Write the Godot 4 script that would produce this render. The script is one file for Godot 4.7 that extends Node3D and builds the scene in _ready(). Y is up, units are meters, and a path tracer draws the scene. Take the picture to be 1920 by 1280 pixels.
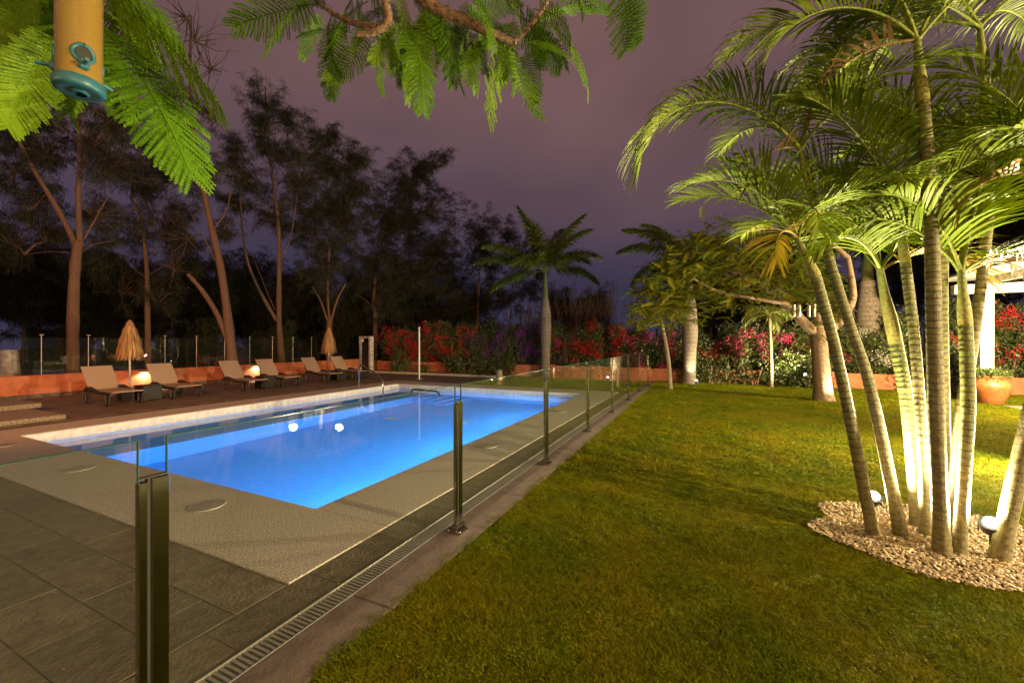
extends Node3D
# Night garden: a lit pool behind a glass fence, lawn, palm clump, trees. World -z runs along the glass fence, the camera is turned to its left.

const YAW := 25.2
const EYE := 1.55
const FOC := 771.0
var M := {}
var used := {}
var rng := RandomNumberGenerator.new()

# ---------------------------------------------------------------- placing
func spot(px: float, py: float, d: float) -> Vector3:   # a point at distance d along the view axis
	var xr := (px - 960.0) / FOC * d
	var a := deg_to_rad(YAW)
	return Vector3(-sin(a) * d + cos(a) * xr, EYE - (py - 638.0) / FOC * d, -cos(a) * d - sin(a) * xr)

func side_dir(deg: float) -> float:   # turn about y so that local +x points deg degrees round from the camera's right (90 = away)
	return deg_to_rad(YAW + deg)

func numbered(called: String) -> String:
	used[called] = used.get(called, -1) + 1
	return called if used[called] == 0 else "%s_%03d" % [called, used[called]]

func thing(called: String, label: String, category: String, at := Vector3.ZERO, turn := 0.0, group := "") -> Node3D:
	var o := Node3D.new()
	o.name = numbered(called)
	add_child(o)
	o.position = at
	o.rotation.y = turn
	o.set_meta("label", label)
	o.set_meta("category", category)
	if group: o.set_meta("group", group)
	return o

func part(called: String, mesh: Mesh, mat: Material, parent: Node3D, at := Vector3.ZERO) -> MeshInstance3D:
	var o := MeshInstance3D.new()
	o.name = called
	o.mesh = mesh
	if mat: o.material_override = mat
	parent.add_child(o, true)
	o.position = at
	return o

func setting(called: String, mesh: Mesh, mat: Material) -> MeshInstance3D:
	var o := MeshInstance3D.new()
	o.name = numbered(called)
	o.mesh = mesh
	if mat: o.material_override = mat
	add_child(o)
	o.set_meta("kind", "structure")
	return o

func multi(called: String, mesh: Mesh, mat: Material, xs: Array, cols: Array, parent: Node3D) -> MultiMeshInstance3D:
	var mm := MultiMesh.new()
	mm.transform_format = MultiMesh.TRANSFORM_3D
	mm.use_colors = true
	mm.mesh = mesh
	mm.instance_count = xs.size()
	var b := PackedFloat32Array()
	b.resize(xs.size() * 16)
	var k := 0
	for i in xs.size():
		var t: Transform3D = xs[i]
		var c: Color = cols[i]
		b[k] = t.basis.x.x; b[k + 1] = t.basis.y.x; b[k + 2] = t.basis.z.x; b[k + 3] = t.origin.x
		b[k + 4] = t.basis.x.y; b[k + 5] = t.basis.y.y; b[k + 6] = t.basis.z.y; b[k + 7] = t.origin.y
		b[k + 8] = t.basis.x.z; b[k + 9] = t.basis.y.z; b[k + 10] = t.basis.z.z; b[k + 11] = t.origin.z
		b[k + 12] = c.r; b[k + 13] = c.g; b[k + 14] = c.b; b[k + 15] = 1.0
		k += 16
	mm.buffer = b
	var o := MultiMeshInstance3D.new()
	o.name = called
	o.multimesh = mm
	o.material_override = mat
	o.set_meta("kind", "stuff")
	parent.add_child(o, true)
	return o

# ---------------------------------------------------------------- mesh building
class MB:
	var v := PackedVector3Array()
	var n := PackedVector3Array()
	var c := PackedColorArray()
	var i := PackedInt32Array()
	var col := Color.WHITE
	func tri(a: Vector3, b: Vector3, d: Vector3) -> void:   # counter-clockwise from outside
		var k := v.size()
		var m := (b - a).cross(d - a).normalized()
		v.append(a); v.append(b); v.append(d)
		for q in 3:
			n.append(m); c.append(col)
		i.append(k); i.append(k + 2); i.append(k + 1)
	func quad(a: Vector3, b: Vector3, d: Vector3, e: Vector3) -> void:
		var k := v.size()
		var m := (b - a).cross(e - a) + (d - b).cross(e - d) * 0.0
		m = (d - a).cross(e - b).normalized()
		v.append(a); v.append(b); v.append(d); v.append(e)
		for q in 4:
			n.append(m); c.append(col)
		i.append(k); i.append(k + 2); i.append(k + 1)
		i.append(k); i.append(k + 3); i.append(k + 2)
	func box(at: Vector3, s: Vector3, ch := 0.0, basis := Basis.IDENTITY) -> void:
		var h := s / 2.0
		var q := func(x: float, y: float, z: float) -> Vector3: return at + basis * Vector3(x, y, z)
		if ch <= 0.0:
			quad(q.call(-h.x, h.y, h.z), q.call(h.x, h.y, h.z), q.call(h.x, h.y, -h.z), q.call(-h.x, h.y, -h.z))
			quad(q.call(-h.x, -h.y, -h.z), q.call(h.x, -h.y, -h.z), q.call(h.x, -h.y, h.z), q.call(-h.x, -h.y, h.z))
			quad(q.call(-h.x, -h.y, h.z), q.call(h.x, -h.y, h.z), q.call(h.x, h.y, h.z), q.call(-h.x, h.y, h.z))
			quad(q.call(h.x, -h.y, -h.z), q.call(-h.x, -h.y, -h.z), q.call(-h.x, h.y, -h.z), q.call(h.x, h.y, -h.z))
			quad(q.call(h.x, -h.y, h.z), q.call(h.x, -h.y, -h.z), q.call(h.x, h.y, -h.z), q.call(h.x, h.y, h.z))
			quad(q.call(-h.x, -h.y, -h.z), q.call(-h.x, -h.y, h.z), q.call(-h.x, h.y, h.z), q.call(-h.x, h.y, -h.z))
			return
		var g := h - Vector3(ch, ch, ch)
		for s2 in [-1.0, 1.0]:
			_face(at, basis, Vector3(s2 * h.x, 0, 0), Vector3(0, g.y, 0), Vector3(0, 0, g.z), Vector3(s2, 0, 0))
			_face(at, basis, Vector3(0, s2 * h.y, 0), Vector3(g.x, 0, 0), Vector3(0, 0, g.z), Vector3(0, s2, 0))
			_face(at, basis, Vector3(0, 0, s2 * h.z), Vector3(g.x, 0, 0), Vector3(0, g.y, 0), Vector3(0, 0, s2))
			for s3 in [-1.0, 1.0]:
				_edge(at, basis, Vector3(s2 * h.x, s3 * g.y, 0), Vector3(s2 * g.x, s3 * h.y, 0), Vector3(0, 0, g.z), Vector3(s2, s3, 0))
				_edge(at, basis, Vector3(s2 * h.x, 0, s3 * g.z), Vector3(s2 * g.x, 0, s3 * h.z), Vector3(0, g.y, 0), Vector3(s2, 0, s3))
				_edge(at, basis, Vector3(0, s2 * h.y, s3 * g.z), Vector3(0, s2 * g.y, s3 * h.z), Vector3(g.x, 0, 0), Vector3(0, s2, s3))
				for s4 in [-1.0, 1.0]:
					var a := at + basis * Vector3(s2 * h.x, s3 * g.y, s4 * g.z)
					var b := at + basis * Vector3(s2 * g.x, s3 * h.y, s4 * g.z)
					var d := at + basis * Vector3(s2 * g.x, s3 * g.y, s4 * h.z)
					if (b - a).cross(d - a).dot(basis * Vector3(s2, s3, s4)) > 0: tri(a, b, d)
					else: tri(a, d, b)
	func _face(at: Vector3, bs: Basis, m: Vector3, a: Vector3, b: Vector3, out: Vector3) -> void:
		if a.cross(b).dot(out) > 0: quad(at + bs * (m - a - b), at + bs * (m + a - b), at + bs * (m + a + b), at + bs * (m - a + b))
		else: quad(at + bs * (m - a - b), at + bs * (m - a + b), at + bs * (m + a + b), at + bs * (m + a - b))
	func _edge(at: Vector3, bs: Basis, p: Vector3, q: Vector3, along: Vector3, out: Vector3) -> void:
		if (q - p).cross(along).dot(out) > 0: quad(at + bs * (p - along), at + bs * (q - along), at + bs * (q + along), at + bs * (p + along))
		else: quad(at + bs * (p + along), at + bs * (q + along), at + bs * (q - along), at + bs * (p - along))
	func tube(pts: Array, radii: Array, sides := 8, caps := true, cols: Array = [], squash := 1.0) -> void:
		var k0 := v.size()
		var t0: Vector3 = (pts[1] - pts[0]).normalized()
		var u := t0.cross(Vector3.UP if absf(t0.y) < 0.9 else Vector3.RIGHT).normalized()
		var last := t0
		for j in pts.size():
			var p: Vector3 = pts[j]
			var t: Vector3 = (pts[mini(j + 1, pts.size() - 1)] - pts[maxi(j - 1, 0)]).normalized()
			var ax := last.cross(t)
			if ax.length() > 1e-5: u = u.rotated(ax.normalized(), last.angle_to(t))
			u = (u - t * u.dot(t)).normalized()
			last = t
			var w := t.cross(u)
			for s in sides:
				var a := TAU * s / sides
				var dir := u * cos(a) + w * sin(a) * squash
				v.append(p + dir * float(radii[j]))
				n.append((u * cos(a) + w * sin(a) / squash).normalized())
				c.append(cols[j] if cols.size() else col)
		for j in pts.size() - 1:
			for s in sides:
				var a := k0 + j * sides + s
				var b := k0 + j * sides + (s + 1) % sides
				i.append(a); i.append(a + sides); i.append(b)
				i.append(b); i.append(a + sides); i.append(b + sides)
		if caps:
			for e in [0, pts.size() - 1]:
				var kc := v.size()
				var t: Vector3 = (pts[1] - pts[0]).normalized() * -1.0 if e == 0 else (pts[e] - pts[e - 1]).normalized()
				v.append(pts[e]); n.append(t); c.append(cols[e] if cols.size() else col)
				for s in sides:
					v.append(v[k0 + e * sides + s]); n.append(t); c.append(cols[e] if cols.size() else col)
				for s in sides:
					var a := kc + 1 + s
					var b := kc + 1 + (s + 1) % sides
					i.append(kc)
					if e == 0: i.append(a); i.append(b)
					else: i.append(b); i.append(a)
	func lathe(prof: Array, sides := 24, at := Vector3.ZERO) -> void:   # prof: Vector2(radius, y) from the bottom up, outside
		var k0 := v.size()
		for j in prof.size():
			var p: Vector2 = prof[j]
			var q: Vector2 = prof[mini(j + 1, prof.size() - 1)] - prof[maxi(j - 1, 0)]
			var m := Vector2(q.y, -q.x).normalized()
			for s in sides:
				var a := TAU * s / sides
				v.append(at + Vector3(cos(a) * p.x, p.y, sin(a) * p.x))
				n.append(Vector3(cos(a) * m.x, m.y, sin(a) * m.x)); c.append(col)
		for j in prof.size() - 1:
			for s in sides:
				var a := k0 + j * sides + s
				var b := k0 + j * sides + (s + 1) % sides
				i.append(a); i.append(b); i.append(a + sides)
				i.append(b); i.append(b + sides); i.append(a + sides)
	func strip(pts: Array, wide: Array, across: Vector3) -> void:   # a leaf blade
		var k0 := v.size()
		for j in pts.size():
			var t: Vector3 = (pts[mini(j + 1, pts.size() - 1)] - pts[maxi(j - 1, 0)]).normalized()
			var w := (across - t * across.dot(t)).normalized()
			var m := w.cross(t)
			v.append(pts[j] - w * float(wide[j])); v.append(pts[j] + w * float(wide[j]))
			n.append(m); n.append(m); c.append(col); c.append(col)
		for j in pts.size() - 1:
			var a := k0 + j * 2
			i.append(a); i.append(a + 2); i.append(a + 1)
			i.append(a + 1); i.append(a + 2); i.append(a + 3)
	func done() -> ArrayMesh:
		var a := []
		a.resize(Mesh.ARRAY_MAX)
		a[Mesh.ARRAY_VERTEX] = v
		a[Mesh.ARRAY_NORMAL] = n
		a[Mesh.ARRAY_COLOR] = c
		a[Mesh.ARRAY_INDEX] = i
		var m := ArrayMesh.new()
		m.add_surface_from_arrays(Mesh.PRIMITIVE_TRIANGLES, a)
		return m

func box_mesh(s: Vector3, ch := 0.0) -> ArrayMesh:
	var b := MB.new()
	b.box(Vector3.ZERO, s, ch)
	return b.done()

# ---------------------------------------------------------------- materials
func noise_tex(freq: float, stops: Array, size := 512, kind := FastNoiseLite.TYPE_SIMPLEX, oct := 4, sd := 1, normal := false, bump := 4.0) -> NoiseTexture2D:
	var f := FastNoiseLite.new()
	f.noise_type = kind
	f.frequency = freq
	f.fractal_octaves = oct
	f.seed = sd
	var t := NoiseTexture2D.new()
	t.width = size; t.height = size
	t.seamless = true
	t.noise = f
	t.as_normal_map = normal
	t.bump_strength = bump
	if stops.size():
		var g := Gradient.new()
		var off := PackedFloat32Array()
		var cs := PackedColorArray()
		for s in stops:
			off.append(s[0]); cs.append(s[1])
		g.offsets = off; g.colors = cs
		t.color_ramp = g
	return t

func lin(r: float, g: float, b: float) -> Color:
	return Color(r, g, b).linear_to_srgb()

func mat(called: String, col: Color, rough := 0.8, metal := 0.0) -> StandardMaterial3D:
	var m := StandardMaterial3D.new()
	m.resource_name = called
	m.albedo_color = col
	m.roughness = rough
	m.metallic = metal
	M[called] = m
	return m

func grained(m: StandardMaterial3D, tex: Texture2D, scale: float, nrm: Texture2D = null, nscale := 0.5) -> StandardMaterial3D:
	m.albedo_texture = tex
	m.uv1_triplanar = true
	m.uv1_world_triplanar = true
	m.uv1_scale = Vector3(scale, scale, scale)
	if nrm:
		m.normal_enabled = true
		m.normal_texture = nrm
		m.normal_scale = nscale
	return m

func leafy(called: String, col: Color, rough := 0.5, back := 0.5) -> StandardMaterial3D:
	var m := mat(called, col, rough)
	m.vertex_color_use_as_albedo = true
	m.cull_mode = BaseMaterial3D.CULL_DISABLED
	m.backlight_enabled = true
	m.backlight = Color(back, back, back * 0.3)
	return m

func make_materials() -> void:
	var fine := noise_tex(0.06, [], 512, FastNoiseLite.TYPE_SIMPLEX, 4, 3, true, 5.0)
	var coarse := noise_tex(0.22, [], 512, FastNoiseLite.TYPE_CELLULAR, 3, 5, true, 9.0)
	var blotch := noise_tex(0.012, [[0.0, Color(0.62, 0.6, 0.58)], [0.5, Color(0.86, 0.85, 0.84)], [1.0, Color(1, 1, 1)]], 512, FastNoiseLite.TYPE_SIMPLEX, 6, 7)
	var stain := noise_tex(0.02, [[0.0, Color(0.5, 0.46, 0.42)], [0.35, Color(0.82, 0.8, 0.78)], [0.7, Color(1, 1, 1)]], 1024, FastNoiseLite.TYPE_SIMPLEX, 7, 11)
	var soft := noise_tex(0.012, [[0.0, Color(0.84, 0.83, 0.82)], [0.6, Color(0.96, 0.96, 0.96)], [1.0, Color(1, 1, 1)]], 512, FastNoiseLite.TYPE_SIMPLEX, 6, 8)
	for k in 3:
		grained(mat("tile%d" % k, lin([0.165, 0.145, 0.18][k], [0.13, 0.115, 0.142][k], [0.092, 0.083, 0.1][k]), 0.55), noise_tex(0.015, [[0.0, Color(0.76, 0.74, 0.71)], [0.5, Color(0.9, 0.88, 0.86)], [1.0, Color(1, 1, 1)]], 512, FastNoiseLite.TYPE_SIMPLEX, 6, 20 + k), 0.9, fine, 0.35)
	grained(mat("grout", lin(0.16, 0.13, 0.10), 0.95), blotch, 1.0)
	grained(mat("coping", lin(0.50, 0.455, 0.39), 0.85), stain, 2.2, coarse, 0.12)
	grained(mat("coping_face", lin(0.72, 0.66, 0.56), 0.8), soft, 1.0)
	grained(mat("kerb", lin(0.155, 0.115, 0.105), 0.75), soft, 0.8, fine, 0.15)
	grained(mat("coral", lin(0.60, 0.20, 0.10), 0.9), soft, 0.5, fine, 0.08)
	grained(mat("plinth", lin(0.20, 0.16, 0.14), 0.9), blotch, 0.8)
	grained(mat("stone", lin(0.30, 0.25, 0.19), 0.9), stain, 1.0, coarse, 0.5)
	grained(mat("pool_liner", lin(0.17, 0.47, 0.78), 0.6), noise_tex(0.02, [[0.0, Color(0.94, 0.95, 0.96)], [1.0, Color(1, 1, 1)]], 512, FastNoiseLite.TYPE_SIMPLEX, 6, 31), 0.5)
	grained(mat("white_paint", lin(0.78, 0.76, 0.72), 0.6), blotch, 0.6)
	grained(mat("soil", lin(0.075, 0.055, 0.035), 1.0), stain, 1.2, coarse, 0.6)
	grained(mat("turf_soil", lin(0.06, 0.065, 0.012), 1.0), noise_tex(0.03, [[0.0, Color(0.5, 0.45, 0.4)], [0.5, Color(0.9, 0.9, 0.8)], [1.0, Color(1, 0.95, 0.8)]], 512, FastNoiseLite.TYPE_SIMPLEX, 6, 41), 1.4, coarse, 0.6)
	grained(mat("dark_ground", lin(0.06, 0.075, 0.03), 1.0), stain, 0.4)
	grained(mat("terracotta", lin(0.55, 0.17, 0.06), 0.45), blotch, 1.3)
	grained(mat("house_wall", lin(0.62, 0.5, 0.38), 0.9), blotch, 0.5)
	mat("steel", lin(0.40, 0.385, 0.29), 0.1, 1.0)
	mat("brushed", lin(0.42, 0.38, 0.32), 0.45, 0.5)
	var ge := mat("glass_edge", lin(0.03, 0.09, 0.075), 0.1)
	ge.metallic_specular = 0.6
	mat("grate", lin(0.50, 0.47, 0.42), 0.45, 0.85)
	mat("black_rubber", lin(0.015, 0.015, 0.015), 0.7)
	mat("dark_resin", lin(0.022, 0.017, 0.014), 0.5)
	grained(mat("rattan", lin(0.035, 0.027, 0.022), 0.65), noise_tex(0.12, [[0.0, Color(0.4, 0.4, 0.4)], [1.0, Color(1, 1, 1)]], 256, FastNoiseLite.TYPE_CELLULAR, 2, 9), 3.0)
	grained(mat("sling", lin(0.37, 0.26, 0.18), 0.85), noise_tex(0.3, [[0.0, Color(0.86, 0.86, 0.86)], [1.0, Color(1, 1, 1)]], 256, FastNoiseLite.TYPE_CELLULAR, 2, 15), 4.0)
	mat("lamp_body", lin(0.03, 0.03, 0.03), 0.5)
	var g := mat("glass", Color(0.75, 0.95, 0.85, 0.004), 0.0)
	g.transparency = BaseMaterial3D.TRANSPARENCY_ALPHA
	g.metallic_specular = 0.5
	var w := mat("water", Color(1, 1, 1, 0.0), 0.0)
	w.refraction_enabled = true
	w.refraction_scale = 0.033
	w.normal_enabled = true
	w.normal_texture = noise_tex(0.01, [], 512, FastNoiseLite.TYPE_SIMPLEX, 2, 51, true, 1.0)
	w.normal_scale = 0.03
	w.uv1_scale = Vector3(2, 2, 2)
	grained(mat("bark", lin(0.33, 0.205, 0.135), 0.95), noise_tex(0.03, [[0.0, Color(0.25, 0.22, 0.2)], [0.5, Color(0.85, 0.82, 0.8)], [1.0, Color(1, 1, 1)]], 512, FastNoiseLite.TYPE_SIMPLEX, 6, 61), 1.6, coarse, 1.2)
	grained(mat("smooth_bark", lin(0.30, 0.195, 0.125), 0.85), blotch, 1.4, fine, 0.5)
	grained(mat("pale_bark", lin(0.29, 0.225, 0.18), 0.85), blotch, 1.6, fine, 0.4)
	M.pale_bark.vertex_color_use_as_albedo = true
	var st := mat("palm_stem", Color.WHITE, 0.6)
	st.vertex_color_use_as_albedo = true
	grained(st, noise_tex(0.02, [[0.0, Color(0.4, 0.37, 0.32)], [0.42, Color(0.82, 0.8, 0.74)], [1.0, Color(1, 1, 1)]], 512, FastNoiseLite.TYPE_SIMPLEX, 7, 71), 2.2, fine, 0.7)
	var thatch := mat("thatch", Color.WHITE, 0.95)
	thatch.vertex_color_use_as_albedo = true
	leafy("palm_leaf", Color.WHITE, 0.5, 0.5)
	M.palm_leaf.metallic_specular = 0.3
	leafy("flame_leaf", Color.WHITE, 0.7, 0.5)
	M.flame_leaf.metallic_specular = 0.15
	leafy("needle", Color.WHITE, 0.8, 0.2)
	leafy("bush_leaf", Color.WHITE, 0.45, 0.4)
	leafy("petal", Color.WHITE, 0.7, 0.6)
	leafy("grass", Color.WHITE, 0.8, 0.5)
	M.grass.metallic_specular = 0.2
	var pb := mat("pebble", Color.WHITE, 0.8)
	pb.vertex_color_use_as_albedo = true

func glow(called: String, col: Color, energy: float) -> StandardMaterial3D:
	var m := mat(called, Color(0.9, 0.9, 0.88), 0.4)
	m.emission_enabled = true
	m.emission = col
	m.emission_energy_multiplier = energy
	return m

func spot_light(parent: Node3D, at: Vector3, towards: Vector3, col: Color, energy: float, angle: float, soft := 0.04, edge := 0.6) -> void:
	var l := SpotLight3D.new()
	l.name = "lamp_light"
	parent.add_child(l, true)
	l.position = at
	var to := towards.normalized()
	l.basis = Basis.looking_at(to, Vector3.UP if absf(to.y) < 0.98 else Vector3.RIGHT)
	l.light_color = col
	l.light_energy = energy
	l.spot_angle = angle
	l.spot_angle_attenuation = edge
	l.spot_range = 60.0
	l.spot_attenuation = 2.0
	l.light_size = soft
	l.shadow_enabled = true

func omni(parent: Node3D, at: Vector3, col: Color, energy: float, soft: float) -> void:
	var o := OmniLight3D.new()
	o.name = "lamp_light"
	parent.add_child(o, true)
	o.position = at
	o.light_color = col
	o.light_energy = energy
	o.omni_range = 60.0
	o.omni_attenuation = 2.0
	o.light_size = soft
	o.shadow_enabled = true

# ---------------------------------------------------------------- sky and camera
func make_view() -> void:
	var cam := Camera3D.new()
	cam.name = "camera"
	add_child(cam)
	cam.position = Vector3(0, EYE, 0)
	cam.rotation_degrees = Vector3(0, YAW, 0)
	cam.fov = rad_to_deg(2.0 * atan(640.0 / FOC))
	cam.near = 0.05
	cam.far = 400.0
	cam.current = true
	var e := Environment.new()
	e.background_mode = Environment.BG_SKY
	e.tonemap_mode = Environment.TONE_MAPPER_LINEAR
	e.tonemap_exposure = 1.0
	e.sdfgi_enabled = true
	e.ssao_enabled = true
	e.ssil_enabled = true
	# dusk overcast: slate blue low down, mauve cloud lit by the town higher up
	var im := Image.create(512, 256, false, Image.FORMAT_RGBF)
	var f := FastNoiseLite.new()
	f.frequency = 0.9
	f.fractal_octaves = 4
	f.seed = 4
	var low := Vector3(0.043, 0.037, 0.076)
	var high := Vector3(0.178, 0.096, 0.098)
	for y in 256:
		var el := (0.5 - (y + 0.5) / 256.0) * PI
		for x in 512:
			var az := (x + 0.5) / 512.0 * TAU
			var p := Vector3(cos(el) * cos(az), sin(el) * 2.2, cos(el) * sin(az))
			var n1 := f.get_noise_3dv(p)
			var t := smoothstep(0.04, 0.62, sin(maxf(el, 0.0)) + n1 * 0.16)
			var c := low.lerp(high, t) * (1.0 + 0.25 * f.get_noise_3dv(p * 2.1 + Vector3(7, 1, 3)))
			im.set_pixel(x, y, Color(c.x, c.y, c.z))
	var sk := PanoramaSkyMaterial.new()
	sk.panorama = ImageTexture.create_from_image(im)
	e.sky = Sky.new()
	e.sky.sky_material = sk
	var we := WorldEnvironment.new()
	we.name = "environment"
	we.environment = e
	add_child(we)

# ---------------------------------------------------------------- ground, deck and pool
const PX0 := -10.2   # pool, inner edges
const PX1 := -3.27
const PZ0 := -11.9
const PZ1 := -2.67
const WATER := -0.15

func flat(called: String, x0: float, x1: float, z0: float, z1: float, y0: float, y1: float, m: Material, parent: Node3D = null) -> MeshInstance3D:
	var b := MB.new()
	b.box(Vector3((x0 + x1) / 2, (y0 + y1) / 2, (z0 + z1) / 2), Vector3(x1 - x0, y1 - y0, z1 - z0))
	return part(called, b.done(), m, parent) if parent else setting(called, b.done(), m)

func tile_mesh(sx: float, sz: float) -> ArrayMesh:
	return box_mesh(Vector3(sx, 0.03, sz), 0.0025)

func make_ground() -> void:
	# wide earth with a hole where the pool is
	var b := MB.new()
	var xs := [-120.0, PX0 - 0.3, PX1 + 0.3, 120.0]
	var zs := [-140.0, PZ0 - 0.3, PZ1 + 0.3, 60.0]
	for i in 3:
		for j in 3:
			if i == 1 and j == 1: continue
			b.quad(Vector3(xs[i], -0.06, zs[j + 1]), Vector3(xs[i + 1], -0.06, zs[j + 1]), Vector3(xs[i + 1], -0.06, zs[j]), Vector3(xs[i], -0.06, zs[j]))
	setting("ground", b.done(), M.dark_ground)
	flat("lawn", -1.62, 16.0, -16.9, 3.2, -0.05, 0.0, M.turf_soil)
	flat("back_lawn", -7.6, -1.96, -16.3, -12.86, -0.05, -0.004, M.turf_soil)
	# tiled deck: grout bed with single tiles on it
	var deck := Node3D.new()
	deck.name = "pool_deck"
	add_child(deck)
	deck.set_meta("kind", "structure")
	flat("grout_bed", -16.6, -2.1, -1.76, 3.2, -0.06, -0.006, M.grout, deck)
	flat("grout_bed", -16.6, -11.1, -15.6, -1.77, -0.06, -0.006, M.grout, deck)
	flat("grout_bed", -11.09, -7.62, -15.6, -12.85, -0.06, -0.006, M.grout, deck)
	flat("grout_bed", -2.40, -2.1, -12.8, -1.77, -0.06, -0.0062, M.grout, deck)
	var field := [tile_mesh(0.626, 0.314)]
	var edge := tile_mesh(0.292, 0.626)
	var half := tile_mesh(0.310, 0.314)
	var n := 0
	for r in 7:   # rows parallel to the near pool edge, half bond
		var z := -1.6 + r * 0.32
		for k in 12:
			var x := -2.73 - k * 0.632 - (0.316 if r % 2 else 0.0)
			var t := part("tile", field[0], M["tile%d" % rng.randi_range(0, 2)], deck, Vector3(x, -0.015 + rng.randf_range(-0.0012, 0.0012), z))
			t.rotation = Vector3(rng.randf_range(-0.002, 0.002), 0, rng.randf_range(-0.002, 0.002))
			n += 1
		if r % 2: part("tile", half, M.tile1, deck, Vector3(-2.572, -0.015, z))
	for k in 20:   # strip along the drain
		var t := part("tile", edge, M["tile%d" % rng.randi_range(0, 2)], deck, Vector3(-2.255, -0.0152 + rng.randf_range(-0.001, 0.001), 0.3 - k * 0.632))
		t.rotation.z = rng.randf_range(-0.002, 0.002)
		n += 1
	# tiles of the far deck: the nearest rows singly, the rest together
	var rest := [MB.new(), MB.new(), MB.new()]
	for r in 43:
		var z := -1.93 - r * 0.32
		for k in 24:
			var x := -11.43 - k * 0.632 - (0.316 if r % 2 else 0.0)
			if z < -12.9: x += 3.6
			if x < -16.35: continue
			if n < 290 and r < 24 and k < 6:
				part("tile", field[0], M["tile%d" % rng.randi_range(0, 2)], deck, Vector3(x, -0.015, z))
				n += 1
			else:
				rest[rng.randi_range(0, 2)].box(Vector3(x, -0.015, z), Vector3(0.626, 0.03, 0.314))
	for r in 9:   # deck left of the single tiles, nearer than the pool
		for k in 12:
			var x := -10.4 - k * 0.632 - (0.316 if r % 2 else 0.0)
			if x > -16.3: rest[rng.randi_range(0, 2)].box(Vector3(x, -0.0155, -1.6 + r * 0.32), Vector3(0.626, 0.03, 0.314))
	for k in 3: part("far_tiles", rest[k].done(), M["tile%d" % k], deck).set_meta("kind", "stuff")
	# coping slabs round the pool; the joints are narrow gaps
	var cop := Node3D.new()
	cop.name = "pool_coping"
	add_child(cop)
	cop.set_meta("kind", "structure")
	var slab := func(x0: float, x1: float, z0: float, z1: float) -> void:
		var q := MB.new()
		q.box(Vector3((x0 + x1) / 2, -0.06, (z0 + z1) / 2), Vector3(x1 - x0, 0.13, z1 - z0), 0.006)
		part("slab", q.done(), M.coping, cop)
	slab.call(-11.08, -2.412, -2.67, -1.772)
	slab.call(PX1, -2.412, -12.79, -2.673)
	slab.call(-11.08, PX0, -12.79, -2.673)
	slab.call(PX0 + 0.003, PX1 - 0.003, -12.79, PZ0)
	# pool basin: white-blue liner
	var pool := Node3D.new()
	pool.name = "pool_basin"
	add_child(pool)
	pool.set_meta("kind", "structure")
	flat("floor", PX0 - 0.2, PX1 + 0.2, PZ0 - 0.2, PZ1 + 0.2, -1.85, -1.65, M.pool_liner, pool)
	flat("wall", PX0 - 0.2, PX0, PZ0 - 0.2, PZ1 + 0.2, -1.65, -0.126, M.pool_liner, pool)
	flat("wall", PX1, PX1 + 0.2, PZ0 - 0.2, PZ1 + 0.2, -1.65, -0.126, M.pool_liner, pool)
	flat("wall", PX0, PX1, PZ0 - 0.2, PZ0, -1.65, -0.126, M.pool_liner, pool)
	flat("wall", PX0, PX1, PZ1, PZ1 + 0.2, -1.65, -0.126, M.pool_liner, pool)
	flat("ledge", PX0, -8.45, PZ0, PZ1, -1.65, -0.57, M.pool_liner, pool)
	flat("edge_band", PX0 + 0.001, PX0 + 0.014, PZ0 + 0.02, PZ1 - 0.003, -0.26, -0.012, M.coping_face, pool)
	flat("edge_band", PX0 + 0.015, PX1 - 0.001, PZ0 + 0.001, PZ0 + 0.014, -0.26, -0.012, M.coping_face, pool)
	for k in 4:
		flat("step", -8.449 + k * 0.32, -8.13 + k * 0.32, PZ0 + 0.001, -10.5, -1.649, -0.79 - k * 0.21, M.pool_liner, pool)
	for p in [Vector3(-7.35, -1.645, -8.3), Vector3(-5.5, -1.645, -8.8)]:
		var q := MB.new()
		q.box(p, Vector3(0.32, 0.012, 0.32), 0.003)
		for k in 5: q.box(p + Vector3(-0.12 + k * 0.06, 0.009, 0), Vector3(0.02, 0.008, 0.26))
		part("floor_drain", q.done(), M.white_paint, pool)
	var pm := PlaneMesh.new()
	pm.size = Vector2(PX1 - PX0 - 0.004, PZ1 - PZ0 - 0.004)
	var wat := setting("pool_water", pm, M.water)
	wat.position = Vector3((PX0 + PX1) / 2, WATER, (PZ0 + PZ1) / 2)
	# underwater lamps in the wall nearest the fence
	for z in [-4.2, -6.9, -9.6]:
		var t := thing("pool_lamp", "round blue underwater lamp set in the pool wall " + {-4.2: "nearest the corner by the second post", -6.9: "across from the fourth fence post", -9.6: "towards the pool steps end"}[z], "lamp", Vector3(PX1 - 0.001, -0.85, z), 0.0, "underwater pool lamps")
		var q := MB.new()
		q.tube([Vector3(0, 0, 0), Vector3(-0.03, 0, 0)], [0.14, 0.13], 24)
		part("rim", q.done(), M.steel, t)
		q = MB.new()
		q.tube([Vector3(-0.031, 0, 0), Vector3(-0.04, 0, 0)], [0.105, 0.095], 24)
		part("lens", q.done(), M.pool_glow, t)
		spot_light(t, Vector3(-0.08, 0, 0), Vector3(-1, -0.12, 0), Color(0.42, 0.76, 1.0), 13.0, 82.0, 0.06, 0.35)
	# kerb under the fence, and the slot drain beside it
	var kb := Node3D.new()
	kb.name = "fence_kerb"
	add_child(kb)
	kb.set_meta("kind", "structure")
	for k in 10:
		var q := MB.new()
		q.box(Vector3(-1.785, -0.045, 1.0 - k * 1.9), Vector3(0.305, 0.11, 1.894), 0.006)
		part("kerb_stone", q.done(), M.kerb, kb)
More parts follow.
